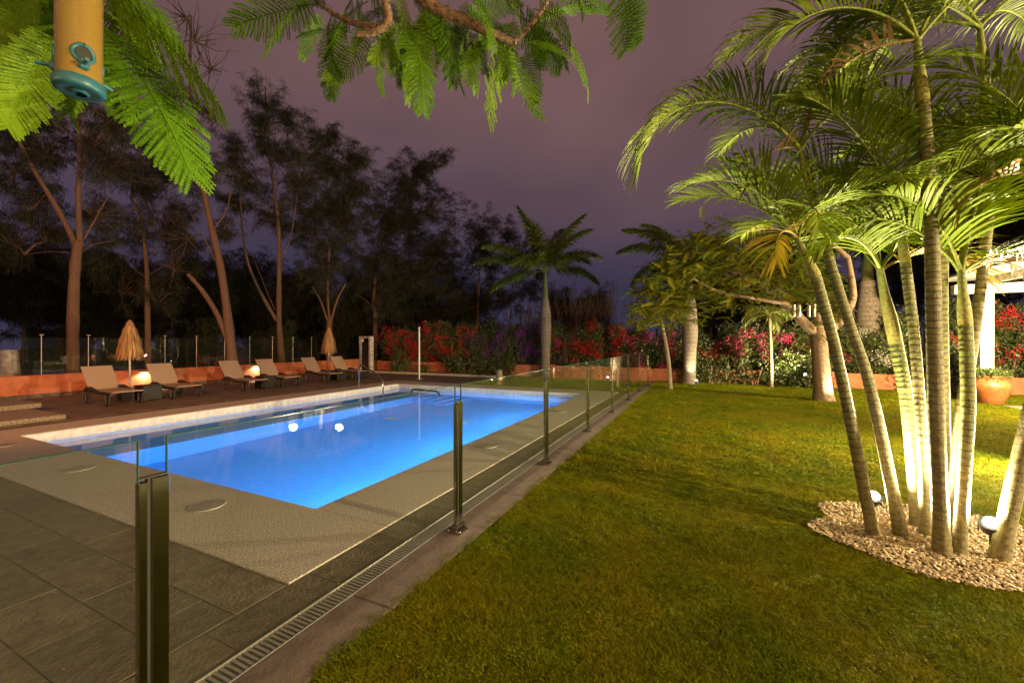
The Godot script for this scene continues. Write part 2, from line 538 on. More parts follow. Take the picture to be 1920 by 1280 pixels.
	var dr := thing("slot_drain", "long grey metal slot drain with crosswise bars beside the glass fence", "drain", Vector3(-2.02, 0, 0))
	flat("channel_floor", -0.075, 0.075, -15.2, 2.0, -0.12, -0.10, M.black_rubber, dr)
	for s in [-1.0, 1.0]:
		var q := MB.new()
		q.box(Vector3(s * 0.07, -0.045, -6.6), Vector3(0.012, 0.11, 17.2), 0.002)
		part("frame", q.done(), M.grate, dr)
	var bar := MB.new()
	bar.box(Vector3.ZERO, Vector3(0.128, 0.02, 0.014), 0.003)
	var barm := bar.done()
	var many := MB.new()
	for k in 560:
		var z := 0.2 - k * 0.0275
		if k < 260: part("bar", barm, M.grate, dr, Vector3(0, -0.004, z))
		else: many.box(Vector3(0, -0.004, z), Vector3(0.128, 0.02, 0.014))
	part("far_bars", many.done(), M.grate, dr).set_meta("kind", "stuff")
	# steel lids let into the coping
	var names := ["near the pool corner by the glass fence", "midway along the near pool edge", "near the far end of the near pool edge", "beside the second fence post", "beside the fourth fence post"]
	var spots := [Vector2(-4.25, -2.28), Vector2(-6.9, -2.28), Vector2(-9.45, -2.3), Vector2(-2.93, -5.36), Vector2(-2.92, -8.7)]
	for k in 5:
		var t := thing("coping_lid", "round brushed steel lid in the coping " + names[k], "lid", Vector3(spots[k].x, 0.0055, spots[k].y), 0.0, "steel lids in the coping")
		var q := MB.new()
		q.lathe([Vector2(0.15, -0.004), Vector2(0.15, 0.004), Vector2(0.143, 0.007), Vector2(0.132, 0.007), Vector2(0.129, 0.003)], 40)
		part("rim", q.done(), M.brushed, t)
		q = MB.new()
		q.lathe([Vector2(0.1285, 0.0), Vector2(0.127, 0.006), Vector2(0.02, 0.0075), Vector2(0.0, 0.0075)], 40)
		part("cover", q.done(), M.brushed, t)

# ---------------------------------------------------------------- glass fences, rail, pole, gate
func make_fences() -> void:
	var f := thing("glass_fence", "frameless clear glass pool fence on flat steel posts along the lawn", "fence", Vector3(-1.83, 0.01, 0))
	var zs := []
	for k in 9: zs.append(1.25 - k * 2.05)
	zs[8] = -15.15
	for k in 9:
		var z: float = zs[k]
		var p := Node3D.new()
		p.name = "post"
		f.add_child(p, true)
		p.position = Vector3(0, 0, z)
		var q := MB.new()   # two flat steel channels back to back with a dark gap
		q.box(Vector3(0, 0.53, -0.018), Vector3(0.036, 1.03, 0.054), 0.003)
		q.box(Vector3(0, 0.525, 0.0325), Vector3(0.03, 1.02, 0.026), 0.003)
		part("channel", q.done(), M.steel, p)
		q = MB.new()
		q.box(Vector3(0, 0.53, 0.0142), Vector3(0.022, 1.034, 0.0096))
		q.box(Vector3(0, 1.049, 0.0), Vector3(0.018, 0.006, 0.085))
		part("gasket", q.done(), M.black_rubber, p)
		q = MB.new()
		q.box(Vector3(0, 0.006, 0), Vector3(0.13, 0.012, 0.15), 0.003)
		q.box(Vector3(0, 0.03, 0), Vector3(0.06, 0.05, 0.125), 0.006)
		part("base_flange", q.done(), M.steel, p)
		for s in [Vector2(-1, -1), Vector2(1, -1), Vector2(-1, 1), Vector2(1, 1)]:
			q = MB.new()
			q.lathe([Vector2(0.011, 0.0), Vector2(0.011, 0.008), Vector2(0.006, 0.014), Vector2(0.0, 0.014)], 8, Vector3(s.x * 0.05, 0.012, s.y * 0.06))
			part("bolt", q.done(), M.steel, p)
	for k in 8:
		var a: float = zs[k] - 0.045
		var b: float = zs[k + 1] + 0.045
		part("pane", box_mesh(Vector3(0.010, 1.11, a - b), 0.0015), M.glass, f, Vector3(0, 0.63, (a + b) / 2))
		var pane: Node3D = f.get_child(f.get_child_count() - 1)
		part("polished_edge", box_mesh(Vector3(0.0106, 0.003, a - b)), M.glass_edge, pane, Vector3(0, 0.5567, 0))
		for e in [-1.0, 1.0]: part("polished_edge", box_mesh(Vector3(0.0106, 1.11, 0.003)), M.glass_edge, pane, Vector3(0, 0, e * ((a - b) / 2 + 0.0017)))
	# the far fence on the coral wall
	var g := thing("boundary_fence", "clear glass fence on thin capped posts behind the coral wall and loungers", "fence", Vector3(-16.92, 0, 0))
	for k in 13:
		var z := -1.9 - k * 0.975
		var q := MB.new()
		q.tube([Vector3(0, 0, z), Vector3(0, 1.72, z)], [0.013, 0.013], 8)
		var p := part("post", q.done(), M.brushed, g)
		q = MB.new()
		q.box(Vector3(0, 1.74, z), Vector3(0.08, 0.02, 0.08), 0.005)
		part("cap", q.done(), M.white_paint, p)
		if k < 12: part("pane", box_mesh(Vector3(0.008, 1.05, 0.92)), M.glass, g, Vector3(0, 1.14, z - 0.4875))
	# pool hand rail
	var hr := thing("pool_handrail", "bent steel grab rail leading from the coping into the pool", "handrail", Vector3(-10.28, 0, -10.05))
	var q := MB.new()
	var pts := [Vector3(0, 0, 0), Vector3(0, 0.55, 0), Vector3(0.01, 0.68, 0), Vector3(0.06, 0.76, 0), Vector3(0.14, 0.78, 0), Vector3(0.24, 0.75, 0), Vector3(0.9, 0.43, 0), Vector3(0.98, 0.37, 0), Vector3(1.02, 0.28, 0), Vector3(1.03, 0.1, 0), Vector3(1.03, -0.55, 0)]
	var rr := []
	for k in pts.size(): rr.append(0.026)
	q.tube(pts, rr, 12)
	part("tube", q.done(), M.steel, hr)
	q = MB.new()
	q.lathe([Vector2(0.05, 0.0), Vector2(0.05, 0.012), Vector2(0.025, 0.02)], 16, Vector3(0, 0.005, 0))
	part("flange", q.done(), M.steel, hr)
	var bar := thing("step_bar", "low dark arched bar standing over the pool steps", "handrail", Vector3(-8.9, -0.57, -11.0))
	q = MB.new()
	pts = [Vector3(0, 0, 0), Vector3(0, 0.42, 0), Vector3(0.05, 0.5, 0), Vector3(0.15, 0.53, 0), Vector3(1.0, 0.51, 0), Vector3(1.1, 0.47, 0), Vector3(1.14, 0.38, 0), Vector3(1.14, 0.0, 0)]
	rr = []
	for k in pts.size(): rr.append(0.03)
	q.tube(pts, rr, 10)
	part("tube", q.done(), M.dark_resin, bar)
	var pole := thing("shower_pole", "tall slender grey metal pole standing at the deck edge", "pole", Vector3(-10.6, 0, -13.6))
	q = MB.new()
	q.tube([Vector3(0, 0, 0), Vector3(0, 2.1, 0)], [0.045, 0.045], 12)
	part("shaft", q.done(), M.brushed, pole)
	q = MB.new()
	q.box(Vector3(0, 0.012, 0), Vector3(0.2, 0.024, 0.2), 0.005)
	part("base_plate", q.done(), M.brushed, pole)
	q = MB.new()
	q.lathe([Vector2(0.05, 2.1), Vector2(0.05, 2.13), Vector2(0.02, 2.15), Vector2(0.0, 2.15)], 12)
	part("cap", q.done(), M.white_paint, pole)
	var gate := thing("gate_frame", "pale grey square gate frame at the end of the coral wall", "gate", Vector3(-16.2, 0, -16.35), deg_to_rad(-10))
	for s in [-0.42, 0.42]: part("upright", box_mesh(Vector3(0.16, 1.72, 0.2), 0.01), M.white_paint, gate, Vector3(s, 0.86, 0))
	part("lintel", box_mesh(Vector3(1.0, 0.10, 0.2), 0.01), M.white_paint, gate, Vector3(0, 1.772, 0))
	part("leaf", box_mesh(Vector3(0.66, 1.5, 0.03), 0.006), M.dark_resin, gate, Vector3(0, 0.78, 0.02))
	var bol := thing("path_light", "short pale tapered bollard on the grass beyond the pool", "bollard", spot(936, 716, 16.2) * Vector3(1, 0, 1))
	q = MB.new()
	q.lathe([Vector2(0.13, 0.0), Vector2(0.12, 0.4), Vector2(0.10, 0.43), Vector2(0.0, 0.44)], 16)
	part("body", q.done(), M.stone, bol)

func make_walls() -> void:
	var w := thing("coral_wall", "low coral painted garden wall behind the sun loungers", "wall", Vector3(-16.78, 0, 0))
	flat("plinth", -0.14, 0.145, -16.5, 2.0, -0.05, 0.11, M.plinth, w)
	flat("panel", -0.13, 0.13, -16.5, 2.0, 0.11, 0.62, M.coral, w)
	var b := thing("coral_wall", "low coral painted wall running behind the flower beds", "wall", Vector3(0, 0, -17.0))
	flat("panel", -16.5, 14.0, -0.08, 0.08, -0.05, 0.5, M.coral, b)
	for k in 16: flat("pillar", -16.3 + k * 2.0, -15.95 + k * 2.0, -0.11, 0.11, -0.05, 0.54, M.coral, b)
	var pf := thing("picket_fence", "dark wooden picket fence behind the red flowering hedge", "fence", Vector3(0, 0, -18.7))
	for k in 60: part("picket", box_mesh(Vector3(0.09, 2.1, 0.02)) if k == 0 else pf.get_child(0).mesh, M.plinth, pf, Vector3(-4.0 + k * 0.3, 1.05 + 0.04 * sin(k * 2.3), 0))
	for y in [0.5, 1.6]: part("rail", box_mesh(Vector3(18.2, 0.08, 0.03)), M.plinth, pf, Vector3(4.9, y, -0.03))
	flat("flower_bed", -16.4, 14.0, -18.4, -17.12, -0.05, 0.3, M.soil)
	flat("flower_bed", -15.9, -7.7, -16.88, -15.75, -0.05, 0.04, M.soil)
	var q := MB.new()
	q.box(Vector3(-11.7, 0.03, -15.66), Vector3(8.0, 0.12, 0.1), 0.01)
	setting("bed_kerb", q.done(), M.coping)
	var st := thing("stone_steps", "two low weathered stone slabs stepping up at the deck side", "steps", Vector3(-13.6, 0, -3.2))
	part("slab", box_mesh(Vector3(4.0, 0.09, 1.0), 0.012), M.stone, st, Vector3(0, 0.045, 0.05))
	part("slab", box_mesh(Vector3(2.6, 0.10, 1.0), 0.012), M.stone, st, Vector3(-1.0, 0.141, -0.1))

# ---------------------------------------------------------------- furniture
func make_lounger(label: String) -> Node3D:
	var t := thing("sun_lounger", label, "sun lounger", Vector3.ZERO, 0.0, "sun loungers along the coral wall")
	for s in [-1.0, 1.0]:
		var q := MB.new()
		var z: float = s * 0.32
		q.tube([Vector3(-0.16, 0.30, z), Vector3(-0.05, 0.36, z), Vector3(0.14, 0.37, z), Vector3(0.32, 0.33, z), Vector3(0.55, 0.29, z), Vector3(1.0, 0.285, z), Vector3(1.17, 0.27, z)], [0.035, 0.055, 0.058, 0.05, 0.04, 0.04, 0.034], 8)
		part("side_rail", q.done(), M.dark_resin, t)
		for x in [0.0, 0.98]:
			q = MB.new()
			q.tube([Vector3(x - 0.12, 0.31, z), Vector3(x - 0.085, 0.03, z), Vector3(x - 0.05, 0.02, z), Vector3(x + 0.05, 0.02, z), Vector3(x + 0.075, 0.03, z), Vector3(x + 0.12, 0.30, z)], [0.034, 0.03, 0.03, 0.03, 0.03, 0.034], 8)
			part("leg", q.done(), M.dark_resin, t)
	var q := MB.new()
	for k in 10:
		var x0 := 0.02 + k * 0.114
		var y := func(x: float) -> float: return 0.335 + 0.02 * sin(x * 2.6) - 0.03 * x
		q.quad(Vector3(x0, y.call(x0), 0.30), Vector3(x0 + 0.114, y.call(x0 + 0.114), 0.30), Vector3(x0 + 0.114, y.call(x0 + 0.114), -0.30), Vector3(x0, y.call(x0), -0.30))
		q.quad(Vector3(x0, y.call(x0) - 0.018, -0.30), Vector3(x0 + 0.114, y.call(x0 + 0.114) - 0.018, -0.30), Vector3(x0 + 0.114, y.call(x0 + 0.114), -0.30), Vector3(x0, y.call(x0), -0.30))
		q.quad(Vector3(x0, y.call(x0) - 0.018, 0.30), Vector3(x0 + 0.114, y.call(x0 + 0.114) - 0.018, 0.30), Vector3(x0 + 0.114, y.call(x0 + 0.114), 0.30), Vector3(x0, y.call(x0), 0.30))
	q.box(Vector3(1.165, 0.325, 0), Vector3(0.02, 0.03, 0.6), 0.006)
	part("seat_sling", q.done(), M.sling, t)
	var dir := Vector3(-0.6, 0.8, 0)
	var bk := MB.new()
	bk.box(Vector3(0.0, 0.34, 0) + dir * 0.35, Vector3(0.72, 0.022, 0.62), 0.009, Basis(dir, Vector3(0.8, 0.6, 0), Vector3(0, 0, 1)))
	var back := part("backrest", bk.done(), M.sling, t)
	for s in [-1.0, 1.0]:
		q = MB.new()
		q.tube([Vector3(0.0, 0.32, s * 0.28), Vector3(-0.02, 0.325, s * 0.28) + dir * 0.68], [0.02, 0.018], 6)
		part("back_frame", q.done(), M.dark_resin, back)
		q = MB.new()
		q.tube([Vector3(-0.13, 0.31, s * 0.27), Vector3(-0.02, 0.32, s * 0.27) + dir * 0.4], [0.014, 0.014], 6)
		part("prop", q.done(), M.dark_resin, back)
	return t

func make_furniture() -> void:
	var labels := ["beige sun lounger nearest the stone steps, beside the first parasol", "beige sun lounger between the first wall lamp and a dark side table", "beige sun lounger just before the second wall lamp", "beige sun lounger just past the second wall lamp", "beige sun lounger next to the second thatched parasol", "last beige sun lounger in the row, by the gate frame"]
	var zs := [-5.1, -6.47, -8.38, -9.62, -11.4, -12.78]
	var proto: Node3D
	for k in 6:
		var o: Node3D
		if k == 0:
			proto = make_lounger(labels[0])
			o = proto
		else:
			o = proto.duplicate()
			o.name = numbered("sun_lounger")
			add_child(o)
			o.set_meta("label", labels[k])
		o.position = Vector3(-14.0 + rng.randf_range(-0.05, 0.05), 0.002, zs[k])
		o.rotation.y = rng.randf_range(-0.03, 0.03)
	var tl := ["dark woven cube side table between the first and second sun loungers", "dark woven cube side table between the third and fourth sun loungers", "dark woven cube side table between the fifth and sixth sun loungers"]
	var tz := [-5.79, -9.0, -12.08]
	for k in 3:
		var t := thing("side_table", tl[k], "side table", Vector3(-13.45, 0.002, tz[k]), 0.0, "woven side tables between the loungers")
		part("body", box_mesh(Vector3(0.46, 0.36, 0.42), 0.012), M.rattan, t, Vector3(0, 0.19, 0))
		part("top", box_mesh(Vector3(0.49, 0.02, 0.45), 0.006), M.dark_resin, t, Vector3(0, 0.381, 0))
		for s in [Vector2(-1, -1), Vector2(1, -1), Vector2(-1, 1), Vector2(1, 1)]: part("foot", box_mesh(Vector3(0.05, 0.012, 0.05)), M.dark_resin, t, Vector3(s.x * 0.19, 0.005, s.y * 0.17))
	var pl := ["closed thatched straw parasol on a white pole behind the first two loungers", "closed thatched straw parasol on a white pole by the last loungers"]
	var pz := [-6.0, -12.9]
	for k in 2:
		var t := thing("thatched_parasol", pl[k], "parasol", Vector3(-14.95, 0.0, pz[k]), k * 1.3, "thatched parasols by the loungers")
		var q := MB.new()
		q.tube([Vector3(0, 0.05, 0), Vector3(0, 2.15, 0)], [0.022, 0.022], 10)
		part("pole", q.done(), M.white_paint, t)
		q = MB.new()
		q.lathe([Vector2(0.28, 0.0), Vector2(0.28, 0.05), Vector2(0.24, 0.07), Vector2(0.04, 0.08), Vector2(0.03, 0.2)], 20)
		part("base", q.done(), M.plinth, t)
		q = MB.new()
		q.col = Color(0.30, 0.17, 0.07)
		q.lathe([Vector2(0.24, 1.1), Vector2(0.22, 1.4), Vector2(0.15, 1.8), Vector2(0.06, 2.1), Vector2(0.0, 2.14)], 18)
		part("canopy", q.done(), M.thatch, t)
		for tier in 4:   # straw skirts, each tier overlapping the next
			q = MB.new()
			var top: float = [1.55, 1.78, 2.0, 2.17][tier]
			var r0: float = [0.20, 0.16, 0.09, 0.01][tier]
			var r1: float = [0.32, 0.27, 0.21, 0.13][tier]
			var bot: float = [1.03, 1.36, 1.66, 1.9][tier]
			for s in [150, 130, 100, 60][tier]:
				var a := rng.randf() * TAU
				var a2 := a + rng.randf_range(-0.18, 0.18)
				var g := rng.randf_range(0.55, 1.25)
				q.col = Color(0.46 * g, 0.27 * g, 0.115 * g)
				var rr := r1 * rng.randf_range(0.85, 1.08)
				var b := bot + rng.randf_range(-0.05, 0.1)
				var mid := Vector3(cos((a + a2) / 2) * (r0 + rr) * 0.54, (top + b) / 2 + 0.03, sin((a + a2) / 2) * (r0 + rr) * 0.54)
				q.strip([Vector3(cos(a) * r0, top, sin(a) * r0), mid, Vector3(cos(a2) * rr, b, sin(a2) * rr)], [0.008, 0.011, 0.004], Vector3(-sin(a), 0, cos(a)))
			part("straw_tier", q.done(), M.thatch, t)
	var wl := ["small warm wall lamp under the coral wall top beside the second lounger", "small warm wall lamp under the coral wall top between third and fourth loungers"]
	var wz := [-7.05, -10.75]
	for k in 2:
		var t := thing("wall_lamp", wl[k], "lamp", Vector3(-16.65, 0.56, wz[k]), 0.0, "lamps on the coral wall")
		part("housing", box_mesh(Vector3(0.13, 0.04, 0.30), 0.006), M.lamp_body, t, Vector3(0.067, 0.022, 0))
		part("diffuser", box_mesh(Vector3(0.10, 0.014, 0.26), 0.003), M.warm_glow, t, Vector3(0.062, -0.006, 0))
		spot_light(t, Vector3(0.075, -0.02, 0), Vector3(-0.12, -1, 0), Color(1.0, 0.86, 0.66), 2.8, 80.0, 0.05, 0.5)
	var pot := thing("terracotta_pot", "large glossy terracotta pot with a small leafy plant by the white post", "pot", Vector3(6.4, 0.0, -14.3))
	pot.scale = Vector3.ONE * 0.88
	var q := MB.new()
	q.lathe([Vector2(0.0, 0.0), Vector2(0.24, 0.0), Vector2(0.26, 0.03), Vector2(0.38, 0.32), Vector2(0.42, 0.48), Vector2(0.41, 0.58), Vector2(0.33, 0.68), Vector2(0.27, 0.72), Vector2(0.30, 0.76), Vector2(0.31, 0.79), Vector2(0.28, 0.80), Vector2(0.25, 0.78), Vector2(0.24, 0.70), Vector2(0.0, 0.69)], 32)
	part("vessel", q.done(), M.terracotta, pot)
	var xs := []
	var cs := []
	for k in 160:
		var a := rng.randf() * TAU
		var r := sqrt(rng.randf()) * 0.36
		xs.append(Transform3D(Basis.from_euler(Vector3(rng.randf() * TAU, rng.randf() * TAU, 0)).scaled(Vector3.ONE * rng.randf_range(0.4, 0.8)), Vector3(cos(a) * r, 0.76 + rng.randf() * 0.22 - r * 0.15, sin(a) * r)))
		cs.append(Color(0.09, 0.13, 0.03) * rng.randf_range(0.6, 1.4))
	multi("plant", leaf_clump(), M.bush_leaf, xs, cs, pot)
	var pg := thing("pergola", "white pergola roof on a square white post behind the palms", "pergola", Vector3(6.5, 0, -14.75))
	part("post", box_mesh(Vector3(0.26, 2.78, 0.26), 0.01), M.white_paint, pg, Vector3(0, 1.39, 0))
	part("post", box_mesh(Vector3(0.26, 2.78, 0.26), 0.01), M.white_paint, pg, Vector3(5.0, 1.39, 0.6))
	part("beam", box_mesh(Vector3(6.0, 0.24, 0.22), 0.01), M.white_paint, pg, Vector3(2.4, 2.905, 0.0))
	part("beam", box_mesh(Vector3(6.0, 0.24, 0.22), 0.01), M.white_paint, pg, Vector3(2.4, 2.905, 3.0))
	for k in 5: part("rafter", box_mesh(Vector3(0.12, 0.16, 3.9), 0.008), M.white_paint, pg, Vector3(0.1 + k * 1.15, 3.106, 1.5))
	part("roof", box_mesh(Vector3(6.4, 0.06, 4.2), 0.01), M.white_paint, pg, Vector3(2.4, 3.217, 1.5))
	flat("garden_path", 6.5, 14.0, -14.1, -12.6, -0.04, 0.006, M.stone)

# ---------------------------------------------------------------- foliage shapes
func leaf_clump() -> ArrayMesh:
	if M.has("_clump"): return M._clump
	var r := RandomNumberGenerator.new()
	r.seed = 77
	var b := MB.new()
	for k in 14:
		var d := Vector3(r.randfn(), r.randfn(), r.randfn()).normalized()
		var at := d * r.randf_range(0.02, 0.14)
		var w := d.cross(Vector3(r.randfn(), r.randfn(), r.randfn())).normalized()
		var g := r.randf_range(0.7, 1.3)
		b.col = Color(g, g, g)
		var l := r.randf_range(0.06, 0.10)
		b.strip([at, at + d * l * 0.5 + Vector3(0, -0.004, 0), at + d * l + Vector3(0, -0.02, 0)], [0.004, l * 0.28, 0.002], w)
	M._clump = b.done()
	return M._clump

func petal_clump() -> ArrayMesh:
	if M.has("_petal"): return M._petal
	var r := RandomNumberGenerator.new()
	r.seed = 78
	var b := MB.new()
	for k in 16:
		var d := Vector3(r.randfn(), r.randfn() * 0.8, r.randfn()).normalized()
		var at := d * r.randf_range(0.01, 0.12)
		var w := d.cross(Vector3(r.randfn(), r.randfn(), r.randfn())).normalized()
		var g := r.randf_range(0.7, 1.25)
		b.col = Color(g, g, g)
		b.strip([at, at + d * 0.025, at + d * 0.05], [0.008, 0.024, 0.004], w)
	M._petal = b.done()
	return M._petal

func needle_clump() -> ArrayMesh:   # drooping casuarina sprays
	if M.has("_needle"): return M._needle
	var r := RandomNumberGenerator.new()
	r.seed = 79
	var b := MB.new()
	for k in 22:
		var a := r.randf() * TAU
		var o := Vector3(cos(a), 0, sin(a))
		var up := r.randf_range(-0.4, 0.7)
		var l := r.randf_range(0.18, 0.42)
		var p0 := o * r.randf_range(0.0, 0.08)
		var p1 := p0 + (o * 0.5 + Vector3(0, up, 0)).normalized() * l * 0.45
		var p2 := p1 + (o * 0.35 + Vector3(0, up - 0.9, 0)).normalized() * l * 0.6
		var g := r.randf_range(0.6, 1.3)
		b.col = Color(g, g, g)
		b.strip([p0, p1, p2], [0.004, 0.0065, 0.0015], o.cross(Vector3.UP).rotated(o, r.randf() * 1.5))
	M._needle = b.done()
	return M._needle

func frond_mesh(L: float, a0: float, a1: float, leaf: float, pairs: int, width: float, vee: float, plume: float, sd: int, green: Color, droop := 0.9, ragged := 0.0) -> Array:
	# returns [rachis mesh, leaflet mesh]; local +x is outward, angles in degrees above the horizontal at base and tip
	var r := RandomNumberGenerator.new()
	r.seed = sd
	var N := 22
	var pts := [Vector3.ZERO]
	var rad := [0.016 * sqrt(L)]
	var sway := r.randf_range(-0.25, 0.25)
	for k in N:
		var t := (k + 0.5) / N
		var el := deg_to_rad(lerpf(a0, a1, pow(t, 1.3)))
		pts.append(pts[k] + Vector3(cos(el), sin(el), sway * t) .normalized() * (L / N))
		rad.append(lerpf(0.014, 0.0025, pow(t, 0.7)) * sqrt(L))
	var rb := MB.new()
	rb.col = Color(green.r * 1.5 + 0.04, green.g * 1.35 + 0.03, green.b * 1.1)
	rb.tube(pts, rad, 6)
	var b := MB.new()
	for k in pairs:
		var t := 0.16 + 0.84 * (k + 0.5) / pairs
		var f := t * N
		var j := mini(int(f), N - 1)
		var p: Vector3 = pts[j].lerp(pts[j + 1], f - j)
		var tg: Vector3 = (pts[j + 1] - pts[j]).normalized()
		var up := Vector3(0, 0, 1).cross(tg) * 1.0
		if up.y < 0 and absf(tg.y) < 0.9: up = -up
		for s in [-1.0, 1.0]:
			if ragged > 0.0 and r.randf() < ragged: continue
			var ang := deg_to_rad(lerpf(70.0, 22.0, t) + r.randf_range(-6, 6))
			var ll := leaf * (0.45 + 0.55 * sin(PI * clampf(t * 0.85 + 0.12, 0, 1))) * r.randf_range(0.88, 1.1)
			var v := vee + r.randf_range(-0.12, 0.12) + plume * r.randf_range(-1.0, 1.0)
			var side := (Vector3(0, 0, s) + up * v).normalized()
			var d := (tg * cos(ang) + side * sin(ang)).normalized()
			var q := [p]
			var wd := [width * 0.35]
			var steps := 5
			for m in steps:
				d = (d + Vector3(0, -droop * 0.16 * (m + 0.4) * (0.7 + 0.6 * r.randf()) * ll / 0.5, 0)).normalized()
				q.append(q[m] + d * ll / steps)
				wd.append(width * [0.85, 1.0, 0.85, 0.55, 0.08][m])
			var g := r.randf_range(0.78, 1.18)
			var yel := r.randf_range(0.0, 0.25)
			b.col = Color(green.r * g * (1 + yel), green.g * g, green.b * g)
			b.strip(q, wd, tg.cross(d).cross(d) if r.randf() < 0.0 else tg)
	return [rb.done(), b.done()]

func frond(parent: Node3D, at: Vector3, az: float, spec: Array) -> void:
	var o := part("frond", spec[1], M.palm_leaf, parent, at)
	o.rotation.y = side_dir(az)
	part("rachis", spec[0], M.palm_stem, o)

func smooth_path(pts: Array, per: int) -> Array:   # Catmull-Rom
	var out := []
	for k in pts.size() - 1:
		var a: Vector3 = pts[maxi(k - 1, 0)]
		var b: Vector3 = pts[k]
		var c: Vector3 = pts[k + 1]
		var d: Vector3 = pts[mini(k + 2, pts.size() - 1)]
		for j in per:
			out.append(b.cubic_interpolate(c, a, d, float(j) / per))
	out.append(pts[-1])
	return out

func ringed_trunk(path: Array, r0: float, r1: float, ring: float, low: Color, high: Color, scar: Color, sides := 16, lip := 0.06) -> ArrayMesh:
	var fine := smooth_path(path, 12)
	var total := 0.0
	for k in fine.size() - 1: total += fine[k].distance_to(fine[k + 1])
	var cum := 0.0
	var k := 0
	var pts := []
	var rad := []
	var cols := []
	var s := 0.0
	var rr := RandomNumberGenerator.new()
	rr.seed = int(total * 1000)
	var seg := 0.0
	while s < total:
		var gap := ring * lerpf(1.25, 0.7, s / total) * rr.randf_range(0.75, 1.25)
		var w := rr.randf_range(0.85, 1.1)
		for part_of in [[0.0, 1.0 + lip, 1], [0.10, 1.0 + lip * 0.9, 1], [0.17, 1.0, 0], [0.6, 0.99, 0], [0.93, 1.0, 0]]:
			var q: float = s + gap * part_of[0]
			if q > total: break
			while k < fine.size() - 2 and cum + fine[k].distance_to(fine[k + 1]) < q:
				cum += fine[k].distance_to(fine[k + 1])
				k += 1
			seg = maxf(fine[k].distance_to(fine[k + 1]), 1e-6)
			pts.append(fine[k].lerp(fine[k + 1], clampf((q - cum) / seg, 0, 1)))
			var t := q / total
			var flare := (1.0 + 0.34 * exp(-q / 0.09)) * rr.randf_range(0.975, 1.03)
			rad.append(lerpf(r0, r1, t) * flare * (1.0 + (float(part_of[1]) - 1.0) * smoothstep(0.0, 0.55, t)))
			var body := low.lerp(high, smoothstep(0.25, 0.9, t)) * w
			cols.append((body * 0.78).lerp(scar, smoothstep(0.1, 0.6, t)) if part_of[2] == 1 else body)
		s += gap
	pts.append(fine[-1]); rad.append(r1); cols.append(high)
	var b := MB.new()
	b.tube(pts, rad, sides, true, cols)
	return b.done()

# ---------------------------------------------------------------- palm clump
func clump_palm(label: String, trunk: Array, shaft: Array, r0: float, r1: float, fronds: Array, sd: int, green_trunk := 0.5) -> void:
	var base: Vector3 = trunk[0]
	base.y = 0.0
	var t := thing("clump_palm", label, "palm tree", base, 0.0, "palm stems in the gravel bed")
	var path := []
	for p in trunk: path.append(p - base)
	path[0].y = -0.03
	var body := Color(0.25, 0.215, 0.11)
	var top := Color(0.21, 0.25, 0.045).lerp(Color(0.22, 0.19, 0.085), 1.0 - green_trunk)
	part("trunk", ringed_trunk(path, r0 * 0.62, r1 * 0.7, 0.056, body, top, Color(0.06, 0.05, 0.025)), M.palm_stem, t)
	var sp := [path[-1]]
	for p in shaft: sp.append(p - base)
	sp = smooth_path(sp, 5)
	var sr := []
	var sc := []
	for k in sp.size():
		var u := float(k) / (sp.size() - 1)
		sr.append(r1 * 0.72 * (1.0 + 0.12 * sin(PI * minf(u * 1.5, 1.0))) * lerpf(1.0, 0.5, u))
		sc.append(Color(0.36, 0.32, 0.07).lerp(Color(0.20, 0.26, 0.06), u))
	var b := MB.new()
	b.tube(sp, sr, 14, true, sc)
	part("crownshaft", b.done(), M.palm_stem, t)
	var k := 0
	for f in fronds:   # azimuth, rise at base, at tip, length
		var o: Vector3 = sp[-1] + (sp[-2] - sp[-1]) * (0.3 + 0.5 * fmod(k * 0.37, 1.0))
		var dry: bool = f.size() > 4
		var g := Color(0.115, 0.18, 0.014)
		if dry: g = Color(0.13, 0.08, 0.035) if f[4] == 1 else Color(0.27, 0.22, 0.04)
		frond(t, o, f[0], frond_mesh(f[3] * 1.06, f[1], f[2] + (24.0 if f[2] > -72 and not dry else 0.0), 0.50 * sqrt(f[3] / 1.3), int(36 * f[3] / 1.3) + 6, 0.0088, 0.45, 0.06, sd * 31 + k, g, 0.5, 0.3 if dry else 0.03))
		k += 1

